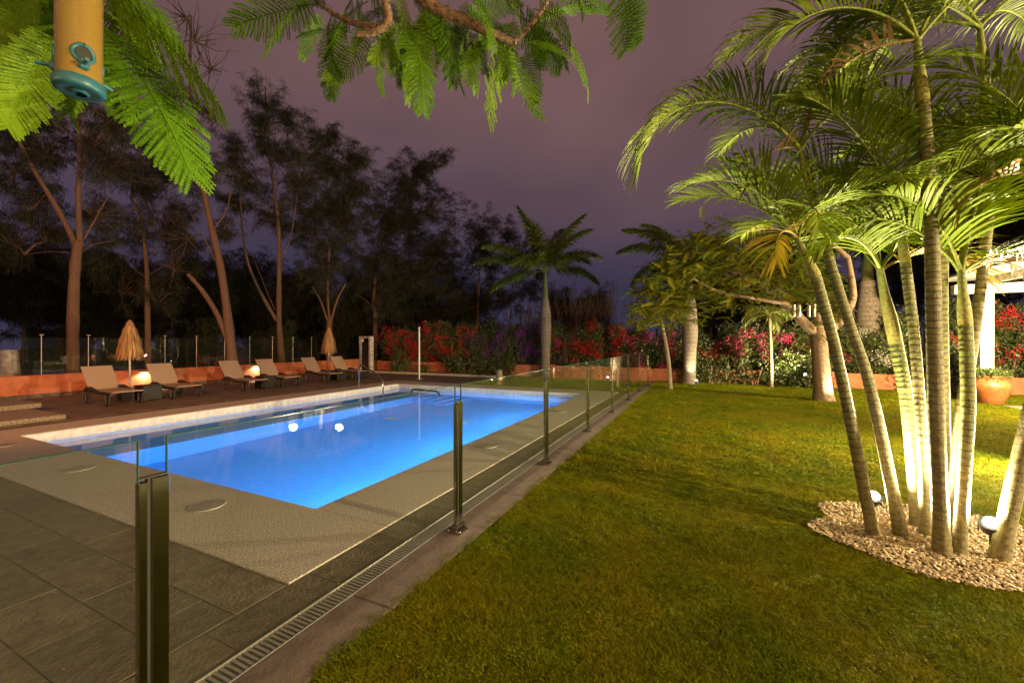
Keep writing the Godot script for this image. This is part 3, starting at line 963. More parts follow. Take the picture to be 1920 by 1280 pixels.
func make_palm_clump() -> void:
	clump_palm("leaning green ringed palm stem at the lawn-side edge of the gravel bed", [spot(1640, 1003, 3.27), spot(1612, 870, 3.26), spot(1587, 745, 3.24), spot(1560, 625, 3.22), spot(1530, 516, 3.2)], [spot(1512, 480, 3.2), spot(1494, 440, 3.2)], 0.068, 0.052,
		[[178, 62, -45, 0.95], [200, 70, -10, 0.75], [150, 55, -30, 0.95], [120, 65, 0, 1.0], [30, 60, -25, 0.95], [250, 40, -75, 0.7], [340, 55, -35, 0.8], [215, 15, -80, 0.6, 2], [80, 40, -40, 0.9]], 1)
	clump_palm("tall leaning palm stem beside the leftmost one, crown high with arching dark fronds", [spot(1692, 1006, 3.25), spot(1658, 840, 3.3), spot(1627, 705, 3.35), spot(1595, 610, 3.4), spot(1562, 505, 3.45), spot(1538, 425, 3.5), spot(1519, 350, 3.5)], [spot(1508, 315, 3.5), spot(1500, 275, 3.5)], 0.07, 0.045,
		[[180, 48, -85, 1.75], [165, 66, -72, 1.55], [40, 62, 15, 1.6], [10, 70, 30, 1.3], [95, 55, -40, 1.3], [300, 50, -60, 1.0], [200, 0, -80, 0.7, 1]], 2, 0.3)
	clump_palm("bright yellow-green palm stem with a smooth yellow crownshaft", [spot(1722, 988, 3.4), spot(1713, 870, 3.42), spot(1700, 745, 3.44), spot(1680, 640, 3.45)], [spot(1669, 590, 3.45), spot(1658, 545, 3.46), spot(1650, 500, 3.46)], 0.074, 0.066,
		[[185, 66, -30, 1.25], [160, 76, 20, 1.4], [60, 70, 10, 1.4], [130, 74, 20, 1.3], [20, 50, -50, 1.1], [110, 60, -30, 1.2], [210, 42, -70, 0.9], [330, 60, -20, 0.8], [350, 35, -60, 0.9, 2]], 3, 1.0)
	clump_palm("slim ringed palm stem between the yellow-green stem and the thick dark one", [spot(1737, 1010, 3.25), spot(1730, 830, 3.28), spot(1716, 640, 3.3), spot(1698, 490, 3.32)], [spot(1692, 450, 3.32), spot(1688, 410, 3.32)], 0.058, 0.048,
		[[190, 68, -20, 1.3], [30, 74, 25, 1.4], [140, 60, -40, 1.3], [170, 78, 20, 1.2], [100, 66, -20, 1.1], [35, 55, -40, 1.1], [230, 50, -70, 0.8], [300, 55, -50, 0.9]], 4)
	clump_palm("tallest straight dark-shaded palm stem in the middle of the gravel bed", [spot(1768, 1042, 2.97), spot(1758, 820, 2.97), spot(1752, 610, 2.98), spot(1749, 470, 3.0), spot(1743, 350, 3.02), spot(1731, 187, 3.05)], [spot(1725, 130, 3.05), spot(1720, 70, 3.05)], 0.078, 0.056,
		[[180, 45, -75, 1.25], [200, 62, -55, 1.2], [150, 55, -65, 1.4], [168, 5, -80, 0.8, 1], [20, 60, -20, 1.3], [60, 50, -50, 1.3], [100, 45, -50, 1.2], [330, 55, -50, 1.1], [130, 75, 30, 1.2]], 5, 0.1)
	clump_palm("thin rear palm stem hidden partly behind the tallest dark stem", [spot(1778, 990, 3.6), spot(1772, 700, 3.6), spot(1770, 520, 3.6), spot(1776, 400, 3.6)], [spot(1780, 360, 3.6), spot(1784, 320, 3.6)], 0.05, 0.042,
		[[150, 65, -10, 1.3], [95, 60, -30, 1.2], [30, 62, -20, 1.2], [190, 62, -40, 1.2], [350, 66, -20, 1.0]], 6)
	clump_palm("strongly ringed green palm stem with crownshaft just right of the tall dark stem", [spot(1798, 1043, 2.98), spot(1810, 860, 3.0), spot(1816, 750, 3.02), spot(1811, 607, 3.04)], [spot(1807, 560, 3.04), spot(1803, 505, 3.04)], 0.062, 0.056,
		[[12, 76, 38, 1.6], [40, 66, -10, 1.3], [28, 74, 20, 1.5], [165, 60, -40, 1.0], [350, 40, -75, 0.8], [120, 70, 0, 1.2], [190, 68, -30, 0.9], [80, 55, -45, 1.2], [0, 30, -70, 0.7, 1]], 7, 0.9)
	clump_palm("tall pale palm stem curving outward towards the pergola", [spot(1786, 1004, 3.25), spot(1800, 790, 3.28), spot(1824, 650, 3.3), spot(1845, 490, 3.35), spot(1855, 364, 3.38), spot(1850, 200, 3.4), spot(1846, 130, 3.4)], [spot(1843, 100, 3.4), spot(1838, 45, 3.4)], 0.056, 0.046,
		[[180, 58, -30, 1.3], [160, 30, -60, 1.3], [30, 45, -50, 1.2], [70, 62, -10, 1.2], [110, 50, -50, 1.2], [200, 10, -60, 0.9], [340, 50, -60, 1.0]], 8, 0.2)
	clump_palm("thick palm stem leaning away at the outer side of the gravel bed", [spot(1872, 1054, 2.9), spot(1905, 900, 2.88), spot(1938, 760, 2.86), spot(1978, 560, 2.85), spot(2000, 430, 2.85)], [spot(2005, 390, 2.85), spot(2010, 340, 2.85)], 0.082, 0.06,
		[[180, 62, 0, 1.1], [150, 60, -30, 1.2], [200, 45, -50, 0.9], [110, 66, -20, 1.2], [30, 50, -40, 1.0], [175, 30, -70, 0.8, 1]], 9, 0.2)
	# gravel
	var gb := Node3D.new()
	var pm := MB.new()
	var r := RandomNumberGenerator.new()
	r.seed = 5
	for k in 1:
		var prof := [Vector2(0.0, -0.5), Vector2(0.7, -0.35), Vector2(1.0, 0.0), Vector2(0.75, 0.4), Vector2(0.0, 0.55)]
		pm.lathe(prof, 7)
	var pebble := pm.done()
	var xs := []
	var cs := []
	while xs.size() < 15000:
		var x := r.randf_range(0.6, 3.6)
		var z := r.randf_range(-5.4, -3.2)
		if not in_bed(x, z, 0.0): continue
		if r.randf() < 0.12 and not in_bed(x, z, 0.2): continue
		var s := r.randf_range(0.0055, 0.0125)
		xs.append(Transform3D(Basis.from_euler(Vector3(r.randfn() * 0.4, r.randf() * TAU, r.randfn() * 0.4)).scaled_local(Vector3(s * r.randf_range(0.9, 1.5), s * r.randf_range(0.6, 0.9), s)), Vector3(x, 0.012 + r.randf() * 0.016, z)))
		var g := r.randf_range(0.6, 1.15)
		cs.append(Color(0.56 * g, 0.43 * g, 0.28 * g).lerp(Color(0.45, 0.28, 0.2) * g, r.randf() * 0.35))
	var mm := multi("gravel", pebble, M.pebble, xs, cs, self)
	mm.set_meta("label", "pale pinkish gravel spread round the palm stems")
	mm.set_meta("category", "gravel")
	# flood lamps among the stems
	flood("small black spike floodlight shining beside the leaning lawn-side palm stem", Vector3(1.30, 0.0, -4.50), Vector3(0.12, 0.85, 0.5), 0.22, 26.0, 80.0)
	flood("small black spike floodlight shining beside the thick outermost palm stem", Vector3(1.86, 0.0, -4.14), Vector3(-0.25, 0.85, 0.5), 0.24, 20.0, 80.0)

func in_bed(x: float, z: float, m: float) -> bool:
	var p := Vector2((x - 1.95) / 1.18, (z + 4.3) / 0.72)
	var a := p.angle()
	return p.length() < 1.0 - m + 0.08 * sin(a * 3.0 + 1.0) + 0.05 * sin(a * 7.0)

func flood(label: String, at: Vector3, aim: Vector3, high: float, energy: float, angle := 62.0, col := Color(1.0, 0.93, 0.72)) -> void:
	var t := thing("spike_floodlight", label, "floodlight", at, 0.0, "garden floodlights")
	var to := aim.normalized()
	var bs := Basis.looking_at(to, Vector3.UP if absf(to.y) < 0.98 else Vector3.RIGHT)
	var head := Vector3(0, high, 0)
	var q := MB.new()
	q.tube([Vector3(0, -0.08, 0), Vector3(0, high - 0.05, 0)], [0.008, 0.012], 8)
	part("spike", q.done(), M.lamp_body, t)
	q = MB.new()
	q.tube([head - to * 0.09, head - to * 0.07, head - to * 0.01, head + to * 0.012], [0.03, 0.05, 0.062, 0.064], 16)
	part("housing", q.done(), M.lamp_body, t)
	q = MB.new()
	q.box(head - to * 0.05 + bs.x * 0.062, Vector3(0.008, 0.07, 0.03), 0.002, bs)
	q.box(head - to * 0.05 - bs.x * 0.062, Vector3(0.008, 0.07, 0.03), 0.002, bs)
	part("bracket", q.done(), M.lamp_body, t)
	q = MB.new()
	q.tube([head + to * 0.0125, head + to * 0.03, head + to * 0.044, head + to * 0.05], [0.042, 0.038, 0.026, 0.008], 16)
	part("lens", q.done(), M.flood_glow, t)
	spot_light(t, head + to * 0.06, to, col, energy, minf(angle, 89.0), 0.04, 0.9)

# ---------------------------------------------------------------- other palms
func royal_palm(label: String, base: Vector3, prof: Array, fronds: Array, leaf: float, sd: int, shaft := 0.9) -> void:
	var t := thing("royal_palm", label, "palm tree", base, 0.0)
	var pts := []
	var rad := []
	var cols := []
	var h: float = prof[-1].y
	var n := 90
	for k in n + 1:
		var y := h * k / n
		var j := 0
		while j < prof.size() - 2 and prof[j + 1].y < y: j += 1
		var u: float = clampf((y - prof[j].y) / (prof[j + 1].y - prof[j].y), 0, 1)
		u = u * u * (3 - 2 * u)
		var ring := 1.0 if k % 4 else 1.012
		pts.append(Vector3(0.03 * sin(y * 0.9), y - (0.05 if k == 0 else 0.0), 0))
		rad.append(lerpf(prof[j].x, prof[j + 1].x, u) * ring)
		cols.append((Color(1, 1, 1) if k % 4 else Color(0.72, 0.7, 0.68)) * rng.randf_range(0.9, 1.05))
	var b := MB.new()
	b.tube(pts, rad, 20, true, cols)
	part("trunk", b.done(), M.pale_bark, t)
	b = MB.new()
	var r1: float = prof[-1].x
	b.tube([Vector3(pts[-1].x, h, 0), Vector3(pts[-1].x, h + shaft * 0.15, 0), Vector3(pts[-1].x, h + shaft * 0.6, 0), Vector3(pts[-1].x, h + shaft, 0)], [r1 * 0.82, r1 * 0.86, r1 * 0.6, r1 * 0.35], 14, true, [Color(0.2, 0.2, 0.05), Color(0.2, 0.21, 0.05), Color(0.13, 0.19, 0.045), Color(0.1, 0.17, 0.04)])
	part("crownshaft", b.done(), M.palm_stem, t)
	var k := 0
	for f in fronds:
		frond(t, Vector3(pts[-1].x, h + shaft * 0.92, 0), f[0], frond_mesh(f[3], f[1], f[2], leaf, int(f[3] * 46), 0.021, 0.05, 0.8, sd * 57 + k, Color(0.085, 0.125, 0.02), 0.45))
		k += 1

func thin_palm(label: String, trunk: Array, r0: float, r1: float, fronds: Array, sd: int) -> void:
	var base: Vector3 = trunk[0]
	base.y = 0
	var t := thing("young_palm", label, "palm tree", base)
	var path := []
	for p in trunk: path.append(p - base)
	path[0].y = -0.03
	part("trunk", ringed_trunk(path, r0, r1, 0.09, Color(0.38, 0.29, 0.2), Color(0.36, 0.3, 0.17), Color(0.2, 0.15, 0.1), 10, 0.03), M.palm_stem, t)
	var k := 0
	for f in fronds:
		frond(t, path[-1], f[0], frond_mesh(f[3], f[1], f[2], 0.42, int(24 * f[3]), 0.016, 0.1, 0.1, sd * 77 + k, Color(0.11, 0.135, 0.035), 1.0))
		k += 1

func make_palms() -> void:
	royal_palm("lone royal palm with a swollen grey trunk beyond the pool's far end", spot(1022, 705, 17.3) * Vector3(1, 0, 1), [Vector2(0.20, 0), Vector2(0.185, 0.5), Vector2(0.19, 1.1), Vector2(0.23, 2.1), Vector2(0.225, 2.6), Vector2(0.15, 3.35)],
		[[180, 32, -22, 3.0], [190, 45, -10, 2.8], [165, 78, 55, 3.0], [110, 76, 50, 2.8], [20, 66, 15, 2.9], [5, 50, -25, 2.7], [55, 70, 30, 2.8], [0, 72, 35, 2.8], [350, 20, -55, 2.4], [170, 8, -45, 2.4], [270, 45, -30, 2.4], [90, 30, -35, 2.4], [230, 35, -40, 2.4], [310, 38, -40, 2.4]], 0.62, 1, 1.2)
	royal_palm("royal palm with its trunk base lit by a lamp beside the flower hedge", spot(1292, 715, 14.9) * Vector3(1, 0, 1), [Vector2(0.27, 0), Vector2(0.22, 0.35), Vector2(0.22, 1.0), Vector2(0.27, 1.9), Vector2(0.25, 2.5), Vector2(0.16, 3.4)],
		[[180, 38, -25, 2.6], [165, 55, 0, 2.6], [195, 12, -65, 2.5], [210, 0, -70, 2.3], [140, 66, 20, 2.3], [60, 60, 10, 2.4], [20, 45, -30, 2.5], [340, 30, -50, 2.2], [270, 40, -40, 2.2], [100, 50, -20, 2.3], [185, 5, -78, 2.2]], 0.6, 2, 1.1)
	royal_palm("stout royal palm with a thick brown trunk behind the yellow-green stem", spot(1627, 722, 14.0) * Vector3(1, 0, 1), [Vector2(0.46, 0), Vector2(0.36, 0.5), Vector2(0.37, 1.5), Vector2(0.36, 2.4), Vector2(0.2, 3.6)],
		[[180, 50, -20, 2.6], [140, 60, 0, 2.6], [20, 50, -20, 2.6], [60, 60, 0, 2.4], [340, 30, -50, 2.4], [200, 20, -60, 2.4], [100, 66, 10, 2.4], [270, 40, -50, 2.2]], 0.6, 3, 1.2)
	thin_palm("young palm with a thin curved bare trunk at the lawn edge", [spot(1257, 728, 13.2), spot(1254, 680, 13.2), spot(1248, 640, 13.2), spot(1240, 600, 13.2)], 0.075, 0.05,
		[[180, 55, -55, 1.1], [150, 62, -30, 1.0], [15, 60, -40, 1.1], [40, 66, -10, 0.9], [270, 50, -60, 0.9], [200, 40, -75, 0.9], [340, 35, -70, 0.9], [90, 60, -40, 1.0]], 4)
	thin_palm("young palm with a thin straight trunk and drooping fronds before the hedge", [spot(1447, 724, 13.8), spot(1446, 660, 13.8), spot(1443, 590, 13.8)], 0.06, 0.045,
		[[180, 40, -75, 1.0], [200, 60, -60, 1.0], [10, 50, -70, 1.0], [330, 35, -80, 0.9], [250, 30, -80, 0.9], [60, 60, -50, 1.0], [130, 60, -40, 1.0], [160, 10, -85, 0.9], [30, 0, -85, 0.8]], 5)
	thin_palm("small young palm in the flower bed beyond the deck", [spot(848, 694, 20.5), spot(848, 670, 20.5), spot(847, 645, 20.5)], 0.06, 0.045,
		[[180, 35, -55, 1.2], [160, 55, -40, 1.2], [10, 40, -50, 1.1], [30, 55, -40, 1.2], [270, 50, -40, 1.0], [90, 60, -30, 1.0]], 6)

# ---------------------------------------------------------------- broad-leaved and needle trees
func bipinnate(L: float, pinnae: int, pl: float, sd: int, fine: bool, curl: float) -> ArrayMesh:   # a flame-tree leaf along +x, flat in xz
	var r := RandomNumberGenerator.new()
	r.seed = sd
	var b := MB.new()
	var N := pinnae
	var at := Vector3.ZERO
	var pts := [at]
	var el := 0.15
	for k in N + 3:
		el -= curl / N
		at += Vector3(cos(el), sin(el), 0) * L / (N + 3)
		pts.append(at)
	var rad := []
	for k in pts.size(): rad.append(lerpf(0.0032, 0.001, float(k) / pts.size()) * (1.0 if fine else 2.2))
	b.col = Color(1.3, 1.0, 0.7)
	b.tube(pts, rad, 5)
	for k in N:
		var t := float(k) / (N - 1)
		var p: Vector3 = pts[k + 3]
		var tg: Vector3 = (pts[k + 3] - pts[k + 2]).normalized()
		for s in [-1.0, 1.0]:
			var l := pl * (0.35 + 0.65 * sin(PI * (0.14 + 0.76 * t))) * r.randf_range(0.88, 1.08)
			var ang := deg_to_rad(lerpf(82, 30, t) + r.randf_range(-5, 5))
			var d := (tg * cos(ang) + Vector3(0, r.randf_range(-0.25, 0.05), s) * sin(ang)).normalized()
			var up: Vector3 = d.cross(tg) * float(s)
			if up.y < 0: up = -up
			if fine:
				var m := int(l / 0.0068)
				var q := p
				var dd := d
				for j in m:
					dd = (dd + Vector3(0, -0.012, 0)).normalized()
					var q2 := q + dd * 0.0068
					var g := r.randf_range(0.75, 1.25)
					b.col = Color(g, g, g * 0.9)
					var w := dd.cross(up).normalized()
					var ll := 0.0155 * (1.0 - 0.5 * pow(float(j) / m, 3.0))
					for s2 in [-1.0, 1.0]:
						var tip: Vector3 = q + (w * s2 * 0.9 + dd * 0.5).normalized() * ll - up * ll * r.randf_range(0.0, 0.35)
						var sidew := dd * 0.0042
						b.quad(q - sidew * 0.4, q.lerp(tip, 0.5) - sidew, tip, q.lerp(tip, 0.5) + sidew)
					q = q2
			else:
				var g := r.randf_range(0.7, 1.3)
				b.col = Color(g, g, g * 0.9)
				b.strip([p, p + d * l * 0.5 + Vector3(0, -0.01, 0), p + d * l + Vector3(0, -0.05, 0) * l * 3.0], [0.002, 0.0048, 0.0015], tg)
	return b.done()

func aim_leaf(o: Node3D, a: Vector3, b: Vector3, roll: float) -> void:
	var x := (b - a).normalized()
	var up := Vector3.UP
	if absf(x.y) > 0.95: up = Vector3(-sin(deg_to_rad(YAW)), 0, -cos(deg_to_rad(YAW)))
	var z := x.cross(up).normalized()
	var y := z.cross(x)
	o.transform = Transform3D(Basis(x, y, z).rotated(x, roll), a)

func make_flame_tree() -> void:
	var base := Vector3(-0.6, 0, 2.6)
	var t := thing("flame_tree", "feathery leaved tree whose boughs hang over from above the camera", "tree", base)
	var bough := func(called: String, pts: Array, r0: float, r1: float) -> void:
		var q := []
		for p in pts: q.append(p - base)
		q = smooth_path(q, 5)
		var rr := []
		for k in q.size(): rr.append(lerpf(r0, r1, float(k) / (q.size() - 1)) * rng.randf_range(0.93, 1.07))
		var b := MB.new()
		b.tube(q, rr, 9)
		part(called, b.done(), M.bark, t)
	bough.call("trunk", [base + Vector3(0, -0.05, 0), base + Vector3(0.1, 1.5, 0.05), base + Vector3(0.0, 2.6, -0.1), base + Vector3(-0.1, 3.4, -0.4)], 0.2, 0.11)
	bough.call("bough", [base + Vector3(-0.1, 3.4, -0.4), Vector3(-0.7, 3.9, 0.8), spot(700, -180, 2.0), spot(790, -8, 2.15), spot(870, 36, 2.2), spot(962, 78, 2.25)], 0.07, 0.017)
	bough.call("bough", [Vector3(-0.7, 3.9, 0.8), spot(712, -150, 1.95), spot(722, -10, 2.0), spot(727, 38, 2.02), spot(700, 58, 2.04), spot(668, 62, 2.05)], 0.034, 0.01)
	bough.call("bough", [spot(715, 50, 2.03), spot(660, 40, 2.1), spot(620, 20, 2.15), spot(585, -6, 2.2)], 0.018, 0.007)
	bough.call("bough", [spot(962, 78, 2.25), spot(1000, 40, 2.3), spot(1030, -5, 2.35), spot(1060, -60, 2.4)], 0.016, 0.008)
	bough.call("bough", [base + Vector3(-0.1, 3.4, -0.4), Vector3(-1.0, 3.3, 1.0), Vector3(-1.35, 2.9, 0.1), spot(150, -60, 1.15), spot(120, 40, 1.25)], 0.08, 0.012)
	bough.call("bough", [spot(1030, -5, 2.35), spot(1110, -40, 2.3), spot(1160, -60, 2.3)], 0.01, 0.006)
	var kinds := []
	for k in 5: kinds.append(bipinnate(0.46, 19 + k % 3, 0.115, 100 + k, true, 0.5 + 0.15 * k))
	var dense := []
	for k in 4: dense.append(bipinnate(0.46, 30 + k, 0.125, 140 + k, true, 0.35 + 0.2 * k))
	# start and tip of each leaf
	var list := [[962, 80, 990, 215, 2.25], [960, 85, 880, 212, 2.2], [985, 85, 1010, 180, 2.25], [1010, 30, 1140, 112, 2.2], [1000, 15, 1120, 40, 2.35], [1160, -50, 1188, 92, 1.95], [1165, -50, 1215, 75, 1.9], [1060, -50, 1110, 10, 2.2],
		[965, 60, 1080, 110, 2.35], [930, 65, 1000, 130, 2.3], [800, 10, 795, 150, 2.15], [765, 40, 805, 158, 2.1], [722, 55, 690, 150, 2.1], [700, 60, 635, 152, 2.2], [640, 35, 600, 130, 2.2], [600, 5, 465, 30, 2.25], [588, -5, 480, 60, 2.3],
		[850, 30, 865, 140, 2.25], [885, 50, 825, 150, 2.3], [920, 65, 850, 145, 2.35], [870, 30, 960, 0, 2.3], [900, 45, 900, 130, 2.4], [820, 10, 735, 120, 2.25], [760, -20, 860, 70, 2.3], [720, 10, 640, 40, 2.2], [690, 0, 600, 70, 2.3], [660, 60, 560, 40, 2.35],
		[1000, 40, 1090, -20, 2.4], [1020, 10, 980, 90, 2.45], [790, -10, 880, 80, 2.2], [840, 10, 760, 90, 2.4], [950, 60, 900, 20, 2.4], [935, 70, 960, 140, 2.1], [975, 80, 1060, 60, 2.15], [700, 30, 760, 110, 2.35], [620, 10, 540, -20, 2.2], [1040, -10, 1130, -10, 2.3], [730, -40, 790, 60, 2.1], [860, -30, 960, 20, 2.05], [900, -40, 1010, -10, 2.1],
		[185, -20, 428, 190, 1.22], [175, 30, 372, 275, 1.18], [150, 40, 60, 200, 1.3], [110, 60, -20, 230, 1.15], [150, 60, 140, 215, 1.3], [160, 50, 235, 200, 1.28], [120, 40, -10, 80, 1.2], [200, -40, 320, 30, 1.3], [90, 0, 30, 150, 1.35], [60, -20, -30, 110, 1.25], [130, 20, 250, 120, 1.35], [100, -30, -10, -10, 1.3], [150, -10, 100, 130, 1.4], [30, -40, 60, 90, 1.35], [170, 20, 300, 200, 1.32], [80, 70, 40, 215, 1.36], [60, 20, 130, 150, 1.4]]
	var more := RandomNumberGenerator.new()
	more.seed = 21
	for j in 30:
		var u := more.randf()
		var x := lerpf(600, 1010, u)
		var y := -40.0 + more.randf() * 70.0 + 40.0 * u
		list.append([x, y, x + more.randf_range(-110, 110), y + more.randf_range(30, 105), more.randf_range(2.1, 2.7)])
	for j in 22:
		var x := more.randf_range(-20, 190)
		var y := more.randf_range(-70, 60)
		list.append([x, y, x + more.randf_range(-110, 120), y + more.randf_range(60, 150), more.randf_range(1.3, 1.7)])
	var k := 0
	for f in list:
		var a := spot(f[0], f[1], f[4])
		var b := spot(f[2], f[3], f[4] * rng.randf_range(0.93, 1.07))
		var o := part("leaf", kinds[k % 5] if f[4] > 1.8 else dense[k % 4], M.flame_leaf, t)
		aim_leaf(o, a - base, b - base, rng.randf_range(-0.5, 0.5) + (0.5 if k % 2 else -0.3))
		var s := a.distance_to(b) / (0.40 if f[4] > 1.8 else 0.45)
		o.basis = o.basis * s
		var m: StandardMaterial3D = M["flame%d" % (k % 3)]
		o.material_override = m
		k += 1

func make_feeder() -> void:
	var at := spot(148, 172, 0.86)
	var t := thing("bird_feeder", "yellow tube bird feeder with teal base and perches hanging from the tree", "bird feeder", at)
	var q := MB.new()
	q.lathe([Vector2(0.0, 0.004), Vector2(0.030, 0.0), Vector2(0.038, 0.001), Vector2(0.041, 0.006), Vector2(0.041, 0.018), Vector2(0.037, 0.024)], 32)
	var base := part("base", q.done(), M.teal, t)
	q = MB.new()
	q.lathe([Vector2(0.012, -0.003), Vector2(0.016, -0.001), Vector2(0.016, 0.002)], 20)
	part("drain_cap", q.done(), M.teal, base)
	q = MB.new()
	q.lathe([Vector2(0.036, 0.022), Vector2(0.036, 0.34)], 32)
	part("tube", q.done(), M.amber, t)
	q = MB.new()
	q.lathe([Vector2(0.033, 0.024), Vector2(0.033, 0.30), Vector2(0.0, 0.305)], 28)
	part("seed", q.done(), M.seed, t)
	q = MB.new()
	q.lathe([Vector2(0.043, 0.335), Vector2(0.045, 0.35), Vector2(0.03, 0.375), Vector2(0.0, 0.38)], 28)
	part("lid", q.done(), M.teal, t)
	for k in 3:   # feeding ports with perch
		var a := side_dir(-34.0 + k * 120.0)
		var o := Node3D.new()
		o.name = "port"
		t.add_child(o, true)
		o.position = Vector3(0, 0.062, 0)
		o.rotation.y = a
		q = MB.new()
		var ring := []
		var rr := []
		for j in 17:
			var u := TAU * j / 16
			ring.append(Vector3(0.0375 - 0.006 * absf(sin(u)), 0.017 * cos(u) + 0.006, 0.0155 * sin(u)))
			rr.append(0.0042)
		q.tube(ring, rr, 8, false)
		q.box(Vector3(0.038, -0.017, 0), Vector3(0.012, 0.02, 0.016), 0.003)
		part("hood", q.done(), M.teal, o)
		q = MB.new()
		q.tube([Vector3(0.033, -0.016, 0), Vector3(0.066, -0.017, 0)], [0.0042, 0.0036], 8)
		part("perch", q.done(), M.teal, o)
		q = MB.new()
		q.tube([Vector3(0.034, 0.006, 0), Vector3(0.0365, 0.006, 0)], [0.0125, 0.0125], 14)
		part("opening", q.done(), M.black_rubber, o)
	q = MB.new()
	var hook: Vector3 = spot(150, -60, 1.15) - at
	q.tube([Vector3(0, 0.375, 0), Vector3(0, 0.46, 0), hook], [0.0012, 0.0012, 0.0012], 5)
	part("wire", q.done(), M.steel, t)

func casuarina(label: String, stems: Array, lobes: Array, density: float, sd: int, tint: Color, called := "casuarina_tree", spray := 1.0) -> void:
	var r := RandomNumberGenerator.new()
	r.seed = sd
	var base: Vector3 = stems[0][0][0]
	base.y = 0
	var t := thing(called, label, "tree", base, 0.0, "trees behind the pool garden")
	var nodes := []
	var first := true
	for s in stems:
		var path := []
		for p in s[0]: path.append(p - base)
		if first: path[0].y = -0.1
		path = smooth_path(path, 5)
		var rad := []
		for k in path.size():
			var u := float(k) / (path.size() - 1)
			rad.append(lerpf(s[1], s[2], u) * 0.76 * r.randf_range(0.9, 1.1) * (1.0 + (0.35 * exp(-u * 14.0) if first else 0.0)))
			nodes.append(path[k])
		var b := MB.new()
		b.tube(path, rad, 10 if s[1] > 0.06 else 6)
		part("trunk" if first else "limb", b.done(), M.bark, t)
		first = false
	var br := MB.new()
	var xs := []
	var cs := []
	for l in lobes:   # centre, radius
		var c: Vector3 = l[0] - base
		var rr: float = l[1]
		var near := c
		var best := 1e9
		for q in nodes:
			var dd: float = (q - c).length() + maxf(0.0, q.y - c.y) * 2.0
			if dd < best:
				best = dd
				near = q
		var hub := near.lerp(c, 0.55) + Vector3(0, -0.15 * rr, 0)
		if best > 0.2: br.tube([near, near.lerp(hub, 0.5) + Vector3(0, 0.1, 0), hub], [0.04, 0.03, 0.022], 5, false)
		var arms := []
		for k in int(9 + rr * 9):
			var e := c + Vector3(r.randfn(), r.randfn() * 1.2 + 0.2, r.randfn()).limit_length(1.9) * rr * 0.62
			var mid := hub.lerp(e, 0.5) + Vector3(r.randfn(), r.randfn(), r.randfn()) * rr * 0.08
			br.tube([hub, mid, e], [0.02, 0.012, 0.005], 4, false)
			arms.append([hub, mid, e])
		var n := int(density * rr * rr * 180 * (float(l[2]) if l.size() > 2 else 1.0))
		for k in n:
			var a: Array = arms[r.randi() % arms.size()]
			var u := sqrt(r.randf())
			var p: Vector3 = a[0].lerp(a[1], u * 2.0) if u < 0.5 else a[1].lerp(a[2], u * 2.0 - 1.0)
			p += Vector3(r.randfn(), r.randfn(), r.randfn()) * rr * 0.11
			xs.append(Transform3D(Basis.from_euler(Vector3(r.randfn() * 0.35, r.randf() * TAU, r.randfn() * 0.35)).scaled(Vector3.ONE * r.randf_range(0.7, 1.35) * spray), p))
			cs.append(tint * r.randf_range(0.6, 1.35))
	if lobes.size():
		part("branches", br.done(), M.bark, t)
		multi("crown", needle_clump(), M.needle, xs, cs, t)
		t.get_node("branches").set_meta("kind", "stuff")

func L(px: float, py: float, rp: float, d: float) -> Array:   # a crown lobe
	return [spot(px, py, d), rp * d / FOC]

